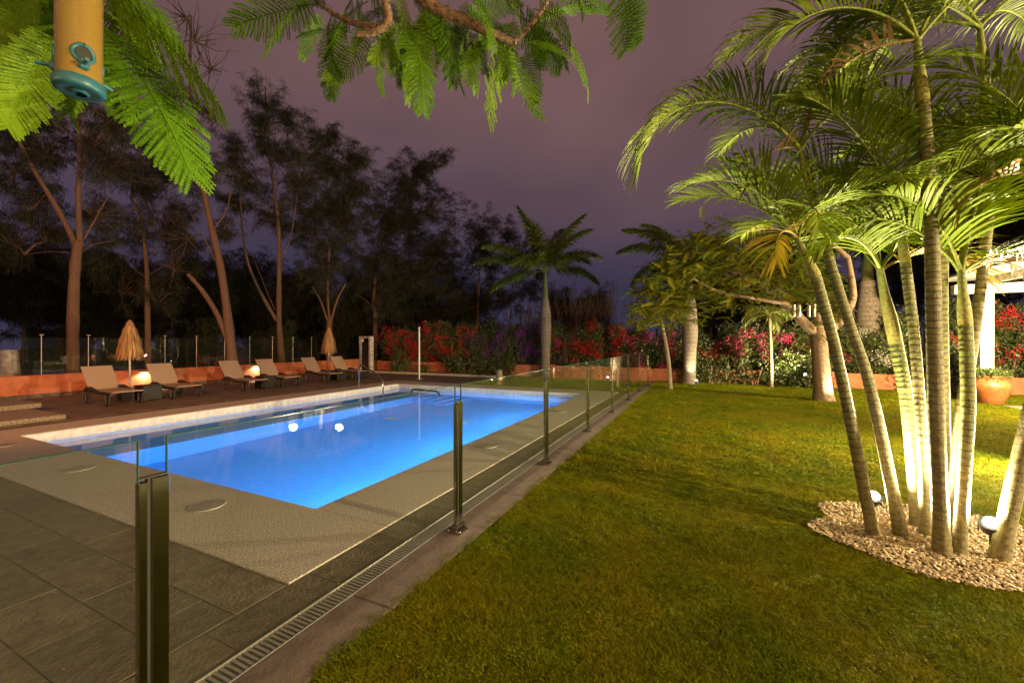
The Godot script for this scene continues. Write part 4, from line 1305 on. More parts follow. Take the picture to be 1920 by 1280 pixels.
func make_back_trees() -> void:
	var g := Color(0.036, 0.040, 0.016)
	casuarina("tall tree with a thick forked trunk beside the boundary fence near the first parasol", [
		[[spot(137, 700, 13.3), spot(136, 600, 13.3), spot(140, 500, 13.3), spot(147, 450, 13.3)], 0.21, 0.17],
		[[spot(143, 460, 13.3), spot(110, 395, 13.2), spot(62, 315, 13.1), spot(15, 225, 13)], 0.12, 0.05],
		[[spot(149, 450, 13.3), spot(146, 370, 13.3), spot(149, 290, 13.3), spot(147, 200, 13.3), spot(150, 60, 13.3)], 0.11, 0.05],
		[[spot(158, 445, 13.3), spot(180, 405, 13.3), spot(205, 360, 13.4)], 0.035, 0.015],
		[[spot(152, 470, 13.3), spot(180, 455, 13.2), spot(212, 450, 13.1)], 0.025, 0.01],
		[[spot(140, 472, 13.3), spot(90, 470, 13.2), spot(45, 475, 13.1)], 0.018, 0.008]],
		[L(40, 240, 60, 13.5), L(110, 290, 55, 13.8), L(180, 270, 60, 13.5), L(150, 150, 75, 13.5), L(30, 120, 70, 13.5), L(60, 370, 45, 13.6), L(190, 400, 55, 14.2), L(110, 420, 45, 14.5), L(230, 310, 50, 13.8), L(10, 320, 55, 14), L(-20, 200, 70, 14), L(90, 200, 60, 14.2), L(240, 220, 50, 14.2), L(20, 440, 50, 14.6)], 0.55, 201, g)
	casuarina("slim trunk tree with many dead twigs behind the first parasol", [
		[[spot(277, 700, 15.8), spot(276, 600, 15.8), spot(274, 500, 15.8), spot(264, 410, 15.8), spot(245, 370, 15.8)], 0.14, 0.05],
		[[spot(274, 520, 15.8), spot(250, 500, 15.7), spot(232, 478, 15.6)], 0.02, 0.006],
		[[spot(275, 515, 15.8), spot(300, 500, 15.7), spot(325, 478, 15.6)], 0.02, 0.006],
		[[spot(272, 490, 15.8), spot(295, 460, 15.7), spot(305, 430, 15.6)], 0.02, 0.006],
		[[spot(275, 560, 15.8), spot(250, 550, 15.7), spot(222, 545, 15.6)], 0.02, 0.006]],
		[L(290, 350, 60, 16), L(240, 430, 40, 16), L(330, 420, 50, 16.3), L(310, 560, 40, 16.2), L(340, 500, 45, 16.5), L(260, 290, 50, 16), L(200, 480, 50, 16.6), L(310, 240, 45, 16.4), L(230, 540, 45, 16.8)], 0.5, 202, g)
	casuarina("tall twin stemmed tree with bare upper twigs behind the second lounger pair", [
		[[spot(438, 700, 15.0), spot(432, 640, 15.0), spot(415, 510, 15.0), spot(396, 425, 15.0), spot(378, 340, 15), spot(363, 270, 15), spot(356, 150, 15), spot(358, 30, 15)], 0.22, 0.04],
		[[spot(434, 655, 15.0), spot(408, 590, 14.9), spot(380, 545, 14.8), spot(352, 512, 14.7)], 0.13, 0.08],
		[[spot(412, 505, 15), spot(385, 450, 14.9), spot(358, 400, 14.8)], 0.03, 0.01],
		[[spot(398, 430, 15), spot(425, 390, 15), spot(436, 330, 15)], 0.04, 0.012],
		[[spot(360, 250, 15), spot(385, 205, 15), spot(430, 90, 15)], 0.025, 0.006],
		[[spot(356, 140, 15), spot(385, 80, 15), spot(410, 20, 15)], 0.02, 0.006],
		[[spot(357, 110, 15), spot(335, 60, 15), spot(325, 0, 15)], 0.02, 0.006],
		[[spot(357, 180, 15), spot(395, 120, 15), spot(428, 60, 15)], 0.014, 0.004]],
		[L(390, 210, 30, 15.2), L(350, 330, 45, 15.4), L(330, 240, 45, 15.4), L(400, 330, 30, 15.5), L(330, 440, 50, 15.5), L(440, 440, 35, 16), L(300, 180, 40, 15.5), [spot(372, 60, 15), 1.3, 0.0], [spot(395, 120, 15), 1.0, 0.02], [spot(345, 20, 15), 1.0, 0.0]], 0.38, 203, g)
	casuarina("tall slender forked tree with feathery top behind the fourth lounger", [
		[[spot(530, 700, 18.8), spot(523, 600, 18.8), spot(523, 480, 18.8), spot(520, 400, 18.8), spot(505, 290, 18.8), spot(497, 160, 18.8)], 0.19, 0.03],
		[[spot(519, 600, 18.8), spot(480, 530, 18.7), spot(458, 460, 18.6), spot(447, 330, 18.5)], 0.11, 0.04],
		[[spot(523, 490, 18.8), spot(545, 440, 18.8), spot(565, 300, 18.8)], 0.05, 0.02],
		[[spot(515, 580, 18.8), spot(490, 520, 18.7), spot(470, 470, 18.6)], 0.025, 0.01]],
		[L(497, 185, 42, 18.8), L(485, 240, 45, 18.8), L(555, 215, 38, 18.8), L(440, 290, 38, 18.8), L(530, 290, 48, 19), L(470, 340, 48, 19), L(435, 380, 40, 19), L(560, 340, 50, 19), L(510, 400, 50, 19.2), L(580, 270, 32, 19)], 0.5, 204, g)
	casuarina("bushy dark tree splitting low into thin limbs behind the second parasol", [
		[[spot(617, 690, 21), spot(617, 620, 21), spot(618, 600, 21)], 0.2, 0.16],
		[[spot(616, 605, 21), spot(600, 560, 21), spot(585, 535, 21)], 0.08, 0.04],
		[[spot(619, 605, 21), spot(632, 560, 21), spot(648, 530, 21)], 0.08, 0.04],
		[[spot(618, 605, 21), spot(614, 540, 21), spot(618, 440, 21), spot(612, 300, 21)], 0.09, 0.03]],
		[L(608, 245, 32, 21), L(600, 300, 45, 21), L(650, 310, 42, 21), L(680, 285, 28, 21), L(620, 380, 62, 21), L(570, 420, 55, 21), L(660, 410, 60, 21), L(610, 480, 70, 21.5), L(690, 350, 36, 21)], 0.62, 205, g)
	casuarina("broad dark tree with a crown leaning to one side behind the flower bed", [
		[[spot(703, 690, 24), spot(704, 600, 24), spot(702, 540, 24), spot(720, 430, 24), spot(760, 340, 24)], 0.2, 0.05],
		[[spot(703, 570, 24), spot(720, 545, 24), spot(745, 530, 24)], 0.04, 0.015],
		[[spot(703, 580, 24), spot(685, 560, 24), spot(665, 550, 24)], 0.04, 0.015]],
		[L(800, 310, 38, 24), L(835, 292, 20, 24), L(765, 340, 50, 24), L(790, 400, 60, 24), L(735, 410, 60, 24), L(840, 390, 36, 24), L(850, 450, 32, 24), L(760, 480, 75, 24), L(690, 480, 60, 24), L(820, 500, 55, 24), L(720, 560, 50, 24.5)], 0.66, 206, g)
	casuarina("dark tree between the leaning crown and the lone royal palm", [
		[[spot(895, 690, 27), spot(895, 600, 27), spot(900, 480, 27)], 0.2, 0.06],
		[[spot(955, 690, 26), spot(958, 580, 26), spot(965, 480, 26)], 0.1, 0.03]],
		[L(905, 410, 35, 27), L(945, 425, 30, 27), L(880, 470, 50, 27), L(930, 490, 55, 27), L(980, 470, 40, 27), L(870, 560, 55, 27), L(1010, 540, 40, 27), L(940, 560, 50, 27)], 0.5, 207, g)
	# low dark growth farther back
	var k := 0
	for p in [[40, 520, 85], [150, 560, 80], [260, 560, 75], [370, 560, 80], [480, 560, 80], [590, 580, 75], [690, 590, 75], [790, 580, 80], [880, 600, 60], [1060, 600, 45], [1120, 590, 40], [1330, 560, 90], [1480, 520, 90], [1720, 470, 100], [1880, 420, 120], [1960, 330, 130]]:
		var d := 27.0 + (k % 3) * 2.5
		casuarina("dense dark tree filling the background " + ["at the far left end of the boundary", "behind the thick forked trunk", "behind the first parasol", "behind the twin stemmed tree", "behind the slender forked tree", "behind the second parasol", "behind the gate frame", "behind the slender pole", "left of the lone royal palm", "right of the lone royal palm", "above the purple flowers", "behind the feathery garden tree", "behind the forked garden tree", "behind the palm clump", "behind the pergola", "beyond the pergola roof"][k],
			[[[spot(p[0], 690, d), spot(p[0] + 4, 620, d), spot(p[0], p[1], d)], 0.16, 0.06]], [L(p[0], p[1] - 25, p[2] * 0.8, d), L(p[0] - p[2] * 0.5, p[1] - p[2] * 0.6, p[2] * 0.45, d), L(p[0] - p[2] * 0.6, p[1] + 20, p[2] * 0.6, d), L(p[0] + p[2] * 0.6, p[1] + 25, p[2] * 0.6, d), L(p[0], p[1] + p[2] * 0.7, p[2] * 0.6, d)], 0.6, 300 + k, g * 0.9, "background_tree", 1.7)
		k += 1
	# leafless upright shrubs against the dusk
	for s in [[1078, 600, 24.0, 95], [1128, 600, 25.0, 90], [1040, 610, 26.0, 70], [990, 610, 26.0, 60]]:
		var r := RandomNumberGenerator.new()
		r.seed = int(s[0])
		var base := spot(s[0], 690, s[2]) * Vector3(1, 0, 1)
		var t := thing("bare_shrub", "leafless shrub of thin upright twigs " + {1078: "right of the lone royal palm", 1128: "midway between the two royal palms", 1040: "close behind the lone royal palm", 990: "left of the lone royal palm's trunk"}[int(s[0])], "shrub", base, 0.0, "leafless shrubs behind the hedge")
		var b := MB.new()
		for j in 40:
			var a := r.randf() * TAU
			var o := Vector3(cos(a), 0, sin(a)) * r.randf_range(0.1, 1.4)
			var h: float = 1.5 + s[3] * s[2] / FOC + r.randf_range(-0.8, 0.7)
			var p0 := o * 0.3
			var p1 := o * 0.8 + Vector3(r.randfn() * 0.1, h * 0.5, r.randfn() * 0.1)
			var p2 := o * 1.0 + Vector3(r.randfn() * 0.3, h, r.randfn() * 0.3)
			b.tube([p0, p1, p2], [0.03, 0.018, 0.006], 4, false)
			for m in 5:
				var u := r.randf_range(0.3, 0.95)
				var q := p1.lerp(p2, u)
				b.tube([q, q + Vector3(r.randfn() * 0.18, r.randf_range(0.2, 0.5), r.randfn() * 0.18)], [0.009, 0.004], 4, false)
		part("twigs", b.done(), M.bark, t)
	var pale := thing("pale_trunk", "short pale limewashed tree stump beyond the boundary fence", "tree", spot(18, 690, 14.5) * Vector3(1, 0, 1))
	var q := MB.new()
	q.tube([Vector3(0, -0.05, 0), Vector3(0.03, 0.5, 0), Vector3(0, 1.25, 0.02)], [0.3, 0.24, 0.22], 14)
	part("trunk", q.done(), M.white_paint, pale)

func make_feathery_tree() -> void:
	var base := spot(1545, 751, 10.65) * Vector3(1, 0, 1)
	var d := 10.65
	var t := thing("forked_garden_tree", "smooth barked forked tree with a wide feathery crown lit by floodlights", "tree", base)
	var limb := func(called: String, pts: Array, r0: float, r1: float) -> void:
		var q := []
		for p in pts: q.append(p - base)
		q = smooth_path(q, 6)
		var rr := []
		for k in q.size():
			var u := float(k) / (q.size() - 1)
			rr.append(lerpf(r0, r1, u) * rng.randf_range(0.96, 1.04) * (1.0 + (0.4 * exp(-u * 9.0) if called == "trunk" else 0.0)))
		var b := MB.new()
		b.tube(q, rr, 12)
		part(called, b.done(), M.smooth_bark, t)
	limb.call("trunk", [spot(1545, 752, d), spot(1541, 700, d), spot(1537, 650, d), spot(1536, 612, d)], 0.20, 0.185)
	limb.call("limb", [spot(1534, 625, d), spot(1510, 605, d), spot(1488, 580, d), spot(1468, 566, d), spot(1420, 530, d + 0.3), spot(1360, 500, d + 0.4)], 0.13, 0.05)
	limb.call("limb", [spot(1536, 615, d), spot(1535, 598, d), spot(1534, 584, d)], 0.12, 0.11)
	limb.call("limb", [spot(1545, 622, d), spot(1572, 603, d), spot(1592, 575, d - 0.1), spot(1600, 545, d - 0.1), spot(1590, 480, d)], 0.13, 0.06)
	limb.call("limb", [spot(1470, 567, d), spot(1430, 560, d - 0.5), spot(1350, 545, d - 0.8), spot(1300, 520, d - 0.8)], 0.05, 0.02)
	limb.call("limb", [spot(1440, 545, d + 0.2), spot(1410, 490, d), spot(1395, 450, d)], 0.05, 0.02)
	limb.call("limb", [spot(1360, 500, d + 0.4), spot(1300, 470, d + 0.6), spot(1240, 470, d + 0.8)], 0.05, 0.015)
	limb.call("limb", [spot(1590, 480, d), spot(1540, 440, d), spot(1480, 420, d)], 0.06, 0.02)
	var kinds := [bipinnate(0.42, 24, 0.085, 401, false, 0.3), bipinnate(0.42, 24, 0.085, 402, false, 0.55)]
	var r := RandomNumberGenerator.new()
	r.seed = 44
	for kd in 2:
		var xs := []
		var cs := []
		while xs.size() < 1500:
			# flat umbrella-shaped layers hung on the limbs
			var u := r.randf_range(-1, 1)
			var px := 1385.0 + u * 200.0
			var py := 505.0 + 70.0 * u * u - r.randf() * 110.0 * (1.0 - u * u * 0.6) + r.randf() * 85.0
			if px < 1260 and py > 600: continue
			if px > 1440 and py > 560 and r.randf() < 0.75: continue
			py = roundf(py / 26.0) * 26.0 + r.randfn() * 5.0
			var p := spot(px, py, d + r.randfn() * 1.0) - base
			xs.append(Transform3D(Basis.from_euler(Vector3(r.randfn() * 0.25, r.randf() * TAU, r.randfn() * 0.3 - 0.15)).scaled(Vector3.ONE * r.randf_range(0.6, 1.05)), p))
			cs.append(Color(0.14, 0.105, 0.008).lerp(Color(0.07, 0.105, 0.008), r.randf()) * r.randf_range(0.6, 1.2))
		multi("crown", kinds[kd], M.flame_leaf, xs, cs, t)
	var i := 0
	for px in [1494.0, 1522.0]:
		var c := thing("wind_chime", ["pair of pale metal tubes hanging from the forked tree's outer limb", "pair of pale metal tubes hanging by the forked tree's middle stub"][i], "wind chime", spot(px, 590, d - 0.3), 0.0, "hanging tubes in the forked tree")
		for s in [-0.055, 0.055]:
			var q := MB.new()
			q.tube([Vector3(s, -0.02, 0), Vector3(s, 0.28, 0)], [0.038, 0.038], 12)
			part("tube", q.done(), M.brushed, c)
		var w := MB.new()
		w.box(Vector3(0, 0.31, 0), Vector3(0.2, 0.02, 0.06), 0.004)
		part("bar", w.done(), M.dark_resin, c)
		w = MB.new()
		w.tube([Vector3(0, 0.31, 0), Vector3(-0.1, 0.75, 0.1)], [0.004, 0.004], 5)
		part("cord", w.done(), M.dark_resin, c)
		i += 1

# ---------------------------------------------------------------- flower hedge
func bush(label: String, x: float, z: float, w: float, h: float, petals: Color, amount: float, sd: int, flower := true) -> void:
	var r := RandomNumberGenerator.new()
	r.seed = sd
	var t := thing("bougainvillea" if flower else "green_bush", label, "bush", Vector3(x, 0, z), 0.0, "bushes along the garden edge")
	var st := MB.new()
	for k in 9:
		var a := r.randf() * TAU
		st.tube([Vector3(cos(a) * 0.1, -0.05, sin(a) * 0.1), Vector3(cos(a) * w * 0.2, h * 0.4, sin(a) * 0.2), Vector3(cos(a) * w * 0.42, h * 0.85, sin(a) * 0.3)], [0.025, 0.018, 0.006], 5, false)
	part("stems", st.done(), M.smooth_bark, t)
	var xs := []
	var cs := []
	var fx := []
	var fc := []
	var bumps := []
	for k in 9: bumps.append([r.randf_range(-0.55, 0.55) * w, r.randf_range(0.5, 1.12) * h, r.randf_range(0.22, 0.5)])
	var n := int(w * h * 230)
	for k in n:
		var q: Array = bumps[r.randi() % 9]
		var d := Vector3(r.randfn(), r.randfn(), r.randfn()).limit_length(1.9) * float(q[2]) * 0.62
		var p := Vector3(q[0] + d.x, maxf(q[1] * pow(r.randf(), 0.5) + d.y * 0.7, 0.3 if flower else 0.08), d.z * 0.9)
		xs.append(Transform3D(Basis.from_euler(Vector3(r.randf() * TAU, r.randf() * TAU, 0)).scaled(Vector3.ONE * r.randf_range(0.7, 1.3)), p))
		cs.append(Color(0.055, 0.085, 0.025).lerp(Color(0.1, 0.105, 0.03), r.randf()) * r.randf_range(0.7, 1.3))
	for k in int(w * h * amount * 0.22) + (1 if amount > 0.0 else 0):
		var q: Array = bumps[r.randi() % 9]
		var d := Vector3(r.randfn(), r.randfn(), absf(r.randfn())).normalized() * float(q[2]) * r.randf_range(0.75, 1.15)
		var p := Vector3(q[0] + d.x, maxf(q[1] * pow(r.randf(), 0.4) + d.y * 0.5, 0.3), absf(d.z) * 0.9 + 0.05)
		for m in r.randi_range(5, 16):
			fx.append(Transform3D(Basis.from_euler(Vector3(r.randf() * TAU, r.randf() * TAU, 0)).scaled(Vector3.ONE * r.randf_range(0.6, 1.1)), p + Vector3(r.randfn(), r.randfn(), r.randfn()) * 0.13))
			fc.append(petals * r.randf_range(0.6, 1.2))
	for k in 7:   # stray arching shoots
		var q: Array = bumps[r.randi() % 9]
		var a := r.randf() * TAU
		var p0 := Vector3(q[0], q[1] * 0.8, 0)
		var p2 := p0 + Vector3(cos(a) * 0.6, r.randf_range(0.25, 0.75), sin(a) * 0.4)
		for m in 9:
			xs.append(Transform3D(Basis.from_euler(Vector3(r.randf() * TAU, r.randf() * TAU, 0)).scaled(Vector3.ONE * r.randf_range(0.4, 0.7)), p0.lerp(p2, m / 8.0) + Vector3(0, 0.15 * sin(m / 8.0 * PI), 0)))
			cs.append(Color(0.07, 0.1, 0.02))
	multi("foliage", leaf_clump(), M.bush_leaf, xs, cs, t)
	if fx.size(): multi("blossoms", petal_clump(), M.petal, fx, fc, t)

func make_hedge() -> void:
	var red := Color(0.55, 0.03, 0.03)
	var orange := Color(0.62, 0.09, 0.03)
	var pink := Color(0.5, 0.03, 0.12)
	var purple := Color(0.26, 0.05, 0.32)
	var white := Color(0.6, 0.55, 0.45)
	var rows := [["red flowering bush next to the gate frame", -14.6, 2.4, 1.9, red, 26], ["red flowering bush behind the slender pole", -12.7, 2.4, 2.3, red, 30], ["tall orange flowering bush behind the small young palm", -10.9, 2.3, 2.5, orange, 40], ["green bush with purple and pale blossoms left of the lone royal palm", -9.1, 2.2, 2.2, purple, 18],
		["purple flowering bush right beside the lone royal palm", -7.2, 2.2, 2.3, purple, 26], ["red flowering bush between the two royal palms", -5.4, 2.3, 2.0, red, 24], ["dense red flowering bush behind the end of the glass fence", -3.5, 2.3, 1.9, red, 34], ["crimson flowering bush left of the lamp-lit royal palm", -1.8, 2.1, 1.9, pink, 30],
		["red flowering bush right of the lamp-lit royal palm", 0.4, 2.4, 1.8, red, 22], ["leafy red flowering bush behind the thin straight young palm", 2.3, 2.4, 1.9, pink, 18], ["bright green bush lit up behind the forked tree", 4.0, 2.2, 2.0, pink, 8], ["dark green bush with pale blossoms behind the stout royal palm", 5.9, 2.4, 2.3, white, 10],
		["leafy bush with red and pale blossoms behind the terracotta pot", 8.2, 2.6, 2.6, red, 14], ["leafy bush with pale blossoms beyond the pergola post", 10.6, 2.8, 2.8, white, 12]]
	var k := 0
	for b in rows:
		bush(b[0], b[1], -17.5 + (0.1 if k % 2 else -0.1), b[2], b[3], b[4], b[5], 500 + k)
		k += 1
	var places := ["behind the boundary fence by the pale stump", "behind the boundary fence by the forked trunk", "behind the fence at the first parasol", "behind the fence at the third lounger", "behind the fence at the fifth lounger", "behind the gate frame", "behind the hedge at the slender pole", "behind the hedge at the lone palm"]
	for j in 8:
		var at: Vector3 = spot([-60, 90, 220, 350, 480, 600, 730, 900][j], 690, 27.0 + (j % 3) * 2.0) * Vector3(1, 0, 1)
		bush("broad dark green thicket " + places[j], at.x, at.z, 6.5, 2.6, Color.WHITE, 0.0, 700 + j, false)
	for b in [["low green bush at the foot of the orange flowers", -10.0, -16.3, 1.6, 0.7], ["low green bush under the purple flowers", -8.4, -16.6, 1.4, 0.6], ["low green bush by the pole's flower bed", -13.3, -16.4, 1.8, 0.5], ["low green bush beside the royal palm lamp", 0.1, -16.75, 1.2, 0.8], ["low green bush in front of the red wall by the thin young palm", 1.6, -16.8, 1.4, 0.8], ["low green bush lit by the floodlight at the forked tree", 3.2, -16.6, 1.6, 1.0], ["grassy green bush behind the slim ringed palm stem", 6.6, -16.4, 1.4, 1.3]]:
		bush(b[0], b[1], b[2], b[3], b[4], Color.WHITE, 0.0, 540 + k, false)
		k += 1

# ---------------------------------------------------------------- turf
func tuft(n: int, h: float, spread: float, sd: int) -> ArrayMesh:
	var r := RandomNumberGenerator.new()
	r.seed = sd
	var b := MB.new()
	for k in n:
		var a := r.randf() * TAU
		var o := Vector3(cos(a), 0, sin(a)) * sqrt(r.randf()) * spread
		var lean := Vector3(r.randfn(), 0, r.randfn()) * 0.55
		var l := h * r.randf_range(0.55, 1.15)
		var g := r.randf_range(0.6, 1.3)
		b.col = Color(g * r.randf_range(0.9, 1.3), g, g * 0.9)
		var p1 := o + (Vector3.UP + lean * 0.5).normalized() * l * 0.55
		var p2 := p1 + (Vector3.UP * 0.6 + lean * 1.3).normalized() * l * 0.5
		var w := r.randf_range(0.0011, 0.002) * (h / 0.035)
		b.strip([o, p1, p2], [w, w * 0.9, w * 0.15], Vector3(r.randfn(), 0, r.randfn()).normalized())
	return b.done()

func make_turf() -> void:
	var r := RandomNumberGenerator.new()
	r.seed = 9
	var clump := FastNoiseLite.new()
	clump.frequency = 0.9
	clump.seed = 6
	var tone := FastNoiseLite.new()
	tone.frequency = 0.25
	tone.seed = 8
	var kinds := [tuft(15, 0.034, 0.022, 1), tuft(15, 0.036, 0.024, 2), tuft(16, 0.05, 0.045, 3), tuft(16, 0.075, 0.10, 4)]
	var xs := [[], [], [], []]
	var cs := [[], [], [], []]
	var put := func(kind: int, x: float, z: float) -> void:
		if in_bed(x, z, 0.06) and r.randf() < 0.985: return
		var hh := 0.56 + 0.34 * clump.get_noise_2d(x * 3.0, z * 3.0) + r.randf_range(-0.15, 0.2)
		xs[kind].append(Transform3D(Basis(Vector3.UP, r.randf() * TAU).scaled(Vector3(r.randf_range(0.85, 1.15), maxf(hh, 0.25), r.randf_range(0.85, 1.15))), Vector3(x, -0.002, z)))
		var u := clampf(0.5 + 0.9 * tone.get_noise_2d(x * 4.0, z * 4.0) + r.randf_range(-0.3, 0.3), 0, 1)
		cs[kind].append(Color(0.108, 0.15, 0.004).lerp(Color(0.205, 0.185, 0.006), u) * r.randf_range(0.7, 1.25))
	var fx := -sin(deg_to_rad(YAW))
	var fz := -cos(deg_to_rad(YAW))
	for k in 300000:
		var x := r.randf_range(-1.68, 5.6)
		var z := r.randf_range(-7.4, 0.4)
		var d := x * fx + z * fz
		var xr := x * -fz + z * fx
		if d < 1.3 or d > 4.8 or xr > d * 1.4 + 0.4: continue
		if d > 3.0 and r.randf() < 0.35: continue
		if x < -1.62 + 0.09 * clump.get_noise_1d(z * 5.0):
			if r.randf() < 0.5: continue
		put.call(k % 2, x, z)
	for k in 190000:
		var x := r.randf_range(-1.63, 11.5)
		var z := r.randf_range(-14.5, 0.0)
		var d := x * fx + z * fz
		var xr := x * -fz + z * fx
		if d < 4.7 or d > 9.5 or xr > d * 1.4 + 0.4 or (x > 6.4 and z > -14.15 and z < -12.55): continue
		put.call(2, x, z)
	for k in 75000:
		var x := r.randf_range(-1.63, 14.0)
		var z := r.randf_range(-16.85, -4.0)
		var d := x * fx + z * fz
		if d < 9.4 or (x > 6.4 and z > -14.15 and z < -12.55): continue
		put.call(3, x, z)
	for k in 9000: put.call(3, r.randf_range(-7.55, -2.0), r.randf_range(-16.25, -12.9))
	var o := Node3D.new()
	for k in 4:
		var m := multi("grass", kinds[k], M.grass, xs[k], cs[k], self)
		m.name = numbered("grass")
		m.set_meta("label", ["short green grass blades of the near lawn", "short green grass blades of the near lawn", "short green grass of the middle lawn", "short green grass of the far lawn"][k])
		m.set_meta("category", "grass")
	# fallen needles on the turf, leaf specks on the tiles
	var nb := MB.new()
	nb.strip([Vector3(-0.06, 0, 0), Vector3(-0.02, 0.008, 0.01), Vector3(0.03, 0.006, 0.005), Vector3(0.07, 0, -0.015)], [0.0006, 0.001, 0.001, 0.0005], Vector3(0, 0, 1))
	var ns := []
	var nc := []
	for k in 230:
		ns.append(Transform3D(Basis.from_euler(Vector3(r.randfn() * 0.2, r.randf() * TAU, r.randfn() * 0.2)).scaled(Vector3.ONE * r.randf_range(0.35, 0.9)), Vector3(r.randf_range(-1.6, 3.0), 0.026 + r.randf() * 0.008, r.randf_range(-5.5, -0.8))))
		nc.append(Color(0.34, 0.19, 0.07) * r.randf_range(0.7, 1.4))
	var nm := multi("fallen_needles", nb.done(), M.grass, ns, nc, self)
	nm.set_meta("label", "thin dry orange needles scattered over the near lawn")
	nm.set_meta("category", "leaf litter")
	ns = []
	nc = []
	for k in 420:
		var x := r.randf_range(-9.0, -2.1)
		var z := r.randf_range(-2.6, -0.2)
		ns.append(Transform3D(Basis.from_euler(Vector3(0, r.randf() * TAU, 0)).scaled(Vector3.ONE * r.randf_range(0.08, 0.22)), Vector3(x, 0.0085, z)))
		nc.append(Color(0.42, 0.30, 0.09) * r.randf_range(0.5, 1.3))
	nm = multi("leaf_specks", leaf_clump_flat(), M.grass, ns, nc, self)
	nm.set_meta("label", "tiny dry leaf specks scattered on the deck tiles")
	nm.set_meta("category", "leaf litter")

func leaf_clump_flat() -> ArrayMesh:
	var b := MB.new()
	b.strip([Vector3(-0.05, 0, 0), Vector3(0, 0.004, 0), Vector3(0.05, 0, 0)], [0.006, 0.02, 0.004], Vector3(0, 0, 1))
	return b.done()

# ---------------------------------------------------------------- the house behind the camera
func make_house() -> void:
	var h := thing("house", "plain house wall with eaves behind the viewpoint, facing the garden", "house", Vector3(0, 0, 3.4))
	part("wall", box_mesh(Vector3(26, 6.2, 0.3), 0.01), M.house_wall, h, Vector3(2, 3.05, 0.15))
	part("eaves", box_mesh(Vector3(26.6, 0.16, 0.9), 0.02), M.white_paint, h, Vector3(2, 6.22, -0.2))
	part("door", box_mesh(Vector3(2.4, 2.2, 0.06), 0.01), M.dark_resin, h, Vector3(1.5, 1.1, -0.032))
	# flood on the upper wall aimed at the far trees; porch lamps lower down
	var f := thing("house_floodlight", "amber floodlight high on the house wall aimed at the far trees", "floodlight", Vector3(-6.0, 4.6, 3.24))
	part("housing", box_mesh(Vector3(0.3, 0.22, 0.14), 0.015), M.lamp_body, f, Vector3(0, 0, 0))
	part("lens", box_mesh(Vector3(0.24, 0.16, 0.012), 0.003), M.amber_glow, f, Vector3(0, 0, -0.078))
	spot_light(f, Vector3(0, 0, -0.12), Vector3(-11, -2.6, -12.5), Color(1.0, 0.64, 0.38), 150.0, 34.0, 0.1, 0.9)
	var i := 0
	for p in [[Vector3(3.4, 2.5, 3.22), 8.0], [Vector3(-2.6, 2.5, 3.22), 1.6]]:
		var l := thing("porch_lamp", ["warm porch lamp on the house wall beside the garden door", "warm porch lamp on the house wall near the flame tree"][i], "lamp", p[0])
		part("plate", box_mesh(Vector3(0.14, 0.24, 0.03), 0.006), M.lamp_body, l, Vector3(0, 0, 0.0))
		var q := MB.new()
		q.lathe([Vector2(0.0, -0.11), Vector2(0.06, -0.10), Vector2(0.075, 0.0), Vector2(0.06, 0.10), Vector2(0.0, 0.11)], 20, Vector3(0, 0, -0.11))
		part("globe", q.done(), M.porch_glow, l)
		omni(l, Vector3(0, 0, -0.11), Color(1.0, 0.86, 0.6), p[1], 0.08)
		i += 1

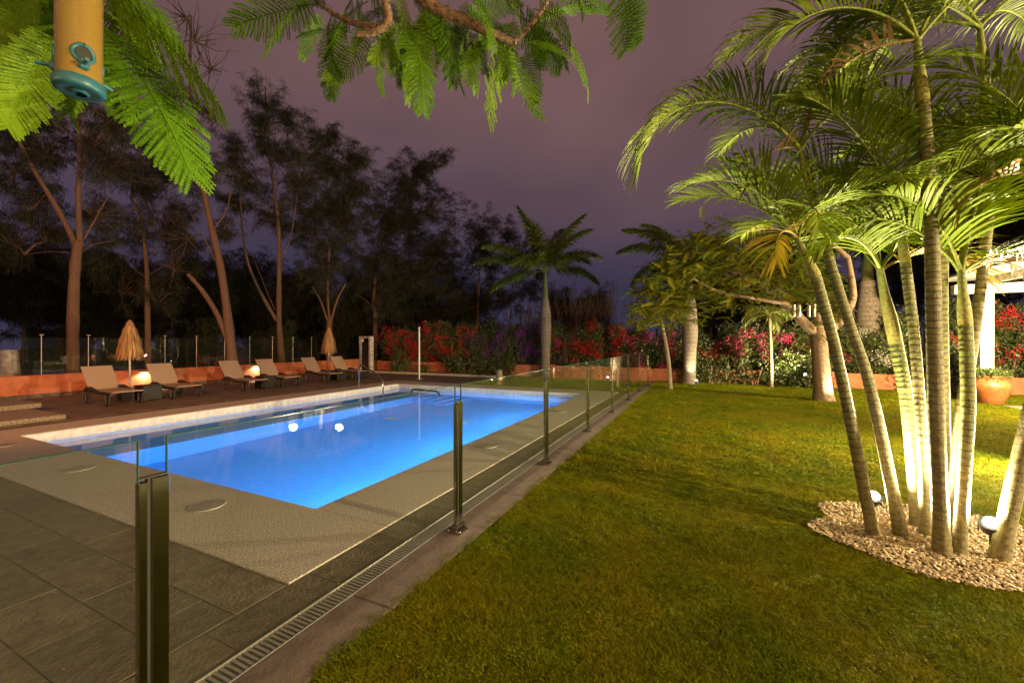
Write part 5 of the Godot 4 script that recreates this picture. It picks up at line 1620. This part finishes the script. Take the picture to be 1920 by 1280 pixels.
func make_garden_lamps() -> void:
	flood("floodlight blazing among the green bush behind the forked tree", spot(1511, 700, 12.9) * Vector3(1, 0, 1), Vector3(-0.45, 0.55, 0.02), 0.5, 34.0, 89.0)
	flood("floodlight at the foot of the forked tree lighting its trunk", spot(1586, 745, 10.2) * Vector3(1, 0, 1), Vector3(-0.75, 0.85, -0.2), 0.2, 6.0, 60.0)
	flood("small uplight at the foot of the lamp-lit royal palm", spot(1306, 716, 14.35) * Vector3(1, 0, 1), Vector3(-0.22, 0.95, -0.2), 0.16, 5.0, 45.0)
	flood("black floodlight out on the lawn lighting the grass and the pool edge", Vector3(4.4, 0, -6.8), Vector3(-1, 0.2, 0.25), 0.5, 120.0, 84.0)
	var p := thing("garden_lamp_post", "white globe lamp on a slim post at the terrace edge", "lamp", Vector3(7.5, 0, -2.5))
	var q := MB.new()
	q.tube([Vector3(0, -0.05, 0), Vector3(0, 2.2, 0)], [0.04, 0.035], 12)
	part("post", q.done(), M.lamp_body, p)
	q = MB.new()
	q.lathe([Vector2(0.0, 2.19), Vector2(0.1, 2.22), Vector2(0.15, 2.35), Vector2(0.1, 2.48), Vector2(0.0, 2.5)], 24)
	part("globe", q.done(), M.porch_glow, p)
	omni(p, Vector3(0, 2.35, 0), Color(1.0, 0.9, 0.66), 120.0, 0.12)
	var g := thing("pergola_lamp", "white globe lamp hanging under the pergola roof", "lamp", Vector3(6.7, 2.55, -11.6))
	q = MB.new()
	q.lathe([Vector2(0.0, -0.14), Vector2(0.1, -0.1), Vector2(0.14, 0.0), Vector2(0.1, 0.1), Vector2(0.0, 0.14)], 24)
	part("globe", q.done(), M.porch_glow, g)
	q = MB.new()
	q.tube([Vector3(0, 0.14, 0), Vector3(0, 0.64, 0)], [0.008, 0.008], 8)
	part("rod", q.done(), M.lamp_body, g)
	omni(g, Vector3.ZERO, Color(1.0, 0.9, 0.66), 85.0, 0.12)

func _ready() -> void:
	rng.seed = 12
	make_view()
	make_materials()
	glow("pool_glow", Color(0.5, 0.75, 1.0), 3.0)
	glow("warm_glow", Color(1.0, 0.78, 0.5), 3.5)
	glow("flood_glow", Color(1.0, 0.98, 0.9), 22.0)
	glow("amber_glow", Color(1.0, 0.7, 0.35), 8.0)
	glow("porch_glow", Color(1.0, 0.88, 0.65), 5.0)
	mat("teal", lin(0.02, 0.11, 0.16), 0.4)
	var am := mat("amber", Color(0.72, 0.58, 0.25, 0.3), 0.12)
	am.transparency = BaseMaterial3D.TRANSPARENCY_ALPHA
	grained(mat("seed", lin(0.17, 0.105, 0.018), 0.6), noise_tex(0.05, [[0.0, Color(0.86, 0.84, 0.8)], [1.0, Color(1, 1, 1)]], 256, FastNoiseLite.TYPE_SIMPLEX, 4, 81), 6.0)
	for k in 3:
		var m := leafy("flame%d" % k, [lin(0.085, 0.165, 0.006), lin(0.105, 0.175, 0.008), lin(0.065, 0.14, 0.006)][k], 0.55, 0.6)
		m.metallic_specular = 0.2
	make_ground()
	make_walls()
	make_fences()
	make_house()
	make_garden_lamps()
	make_furniture()
	make_back_trees()
	make_hedge()
	make_palms()
	make_feathery_tree()
	make_palm_clump()
	make_flame_tree()
	make_feeder()
	make_turf()
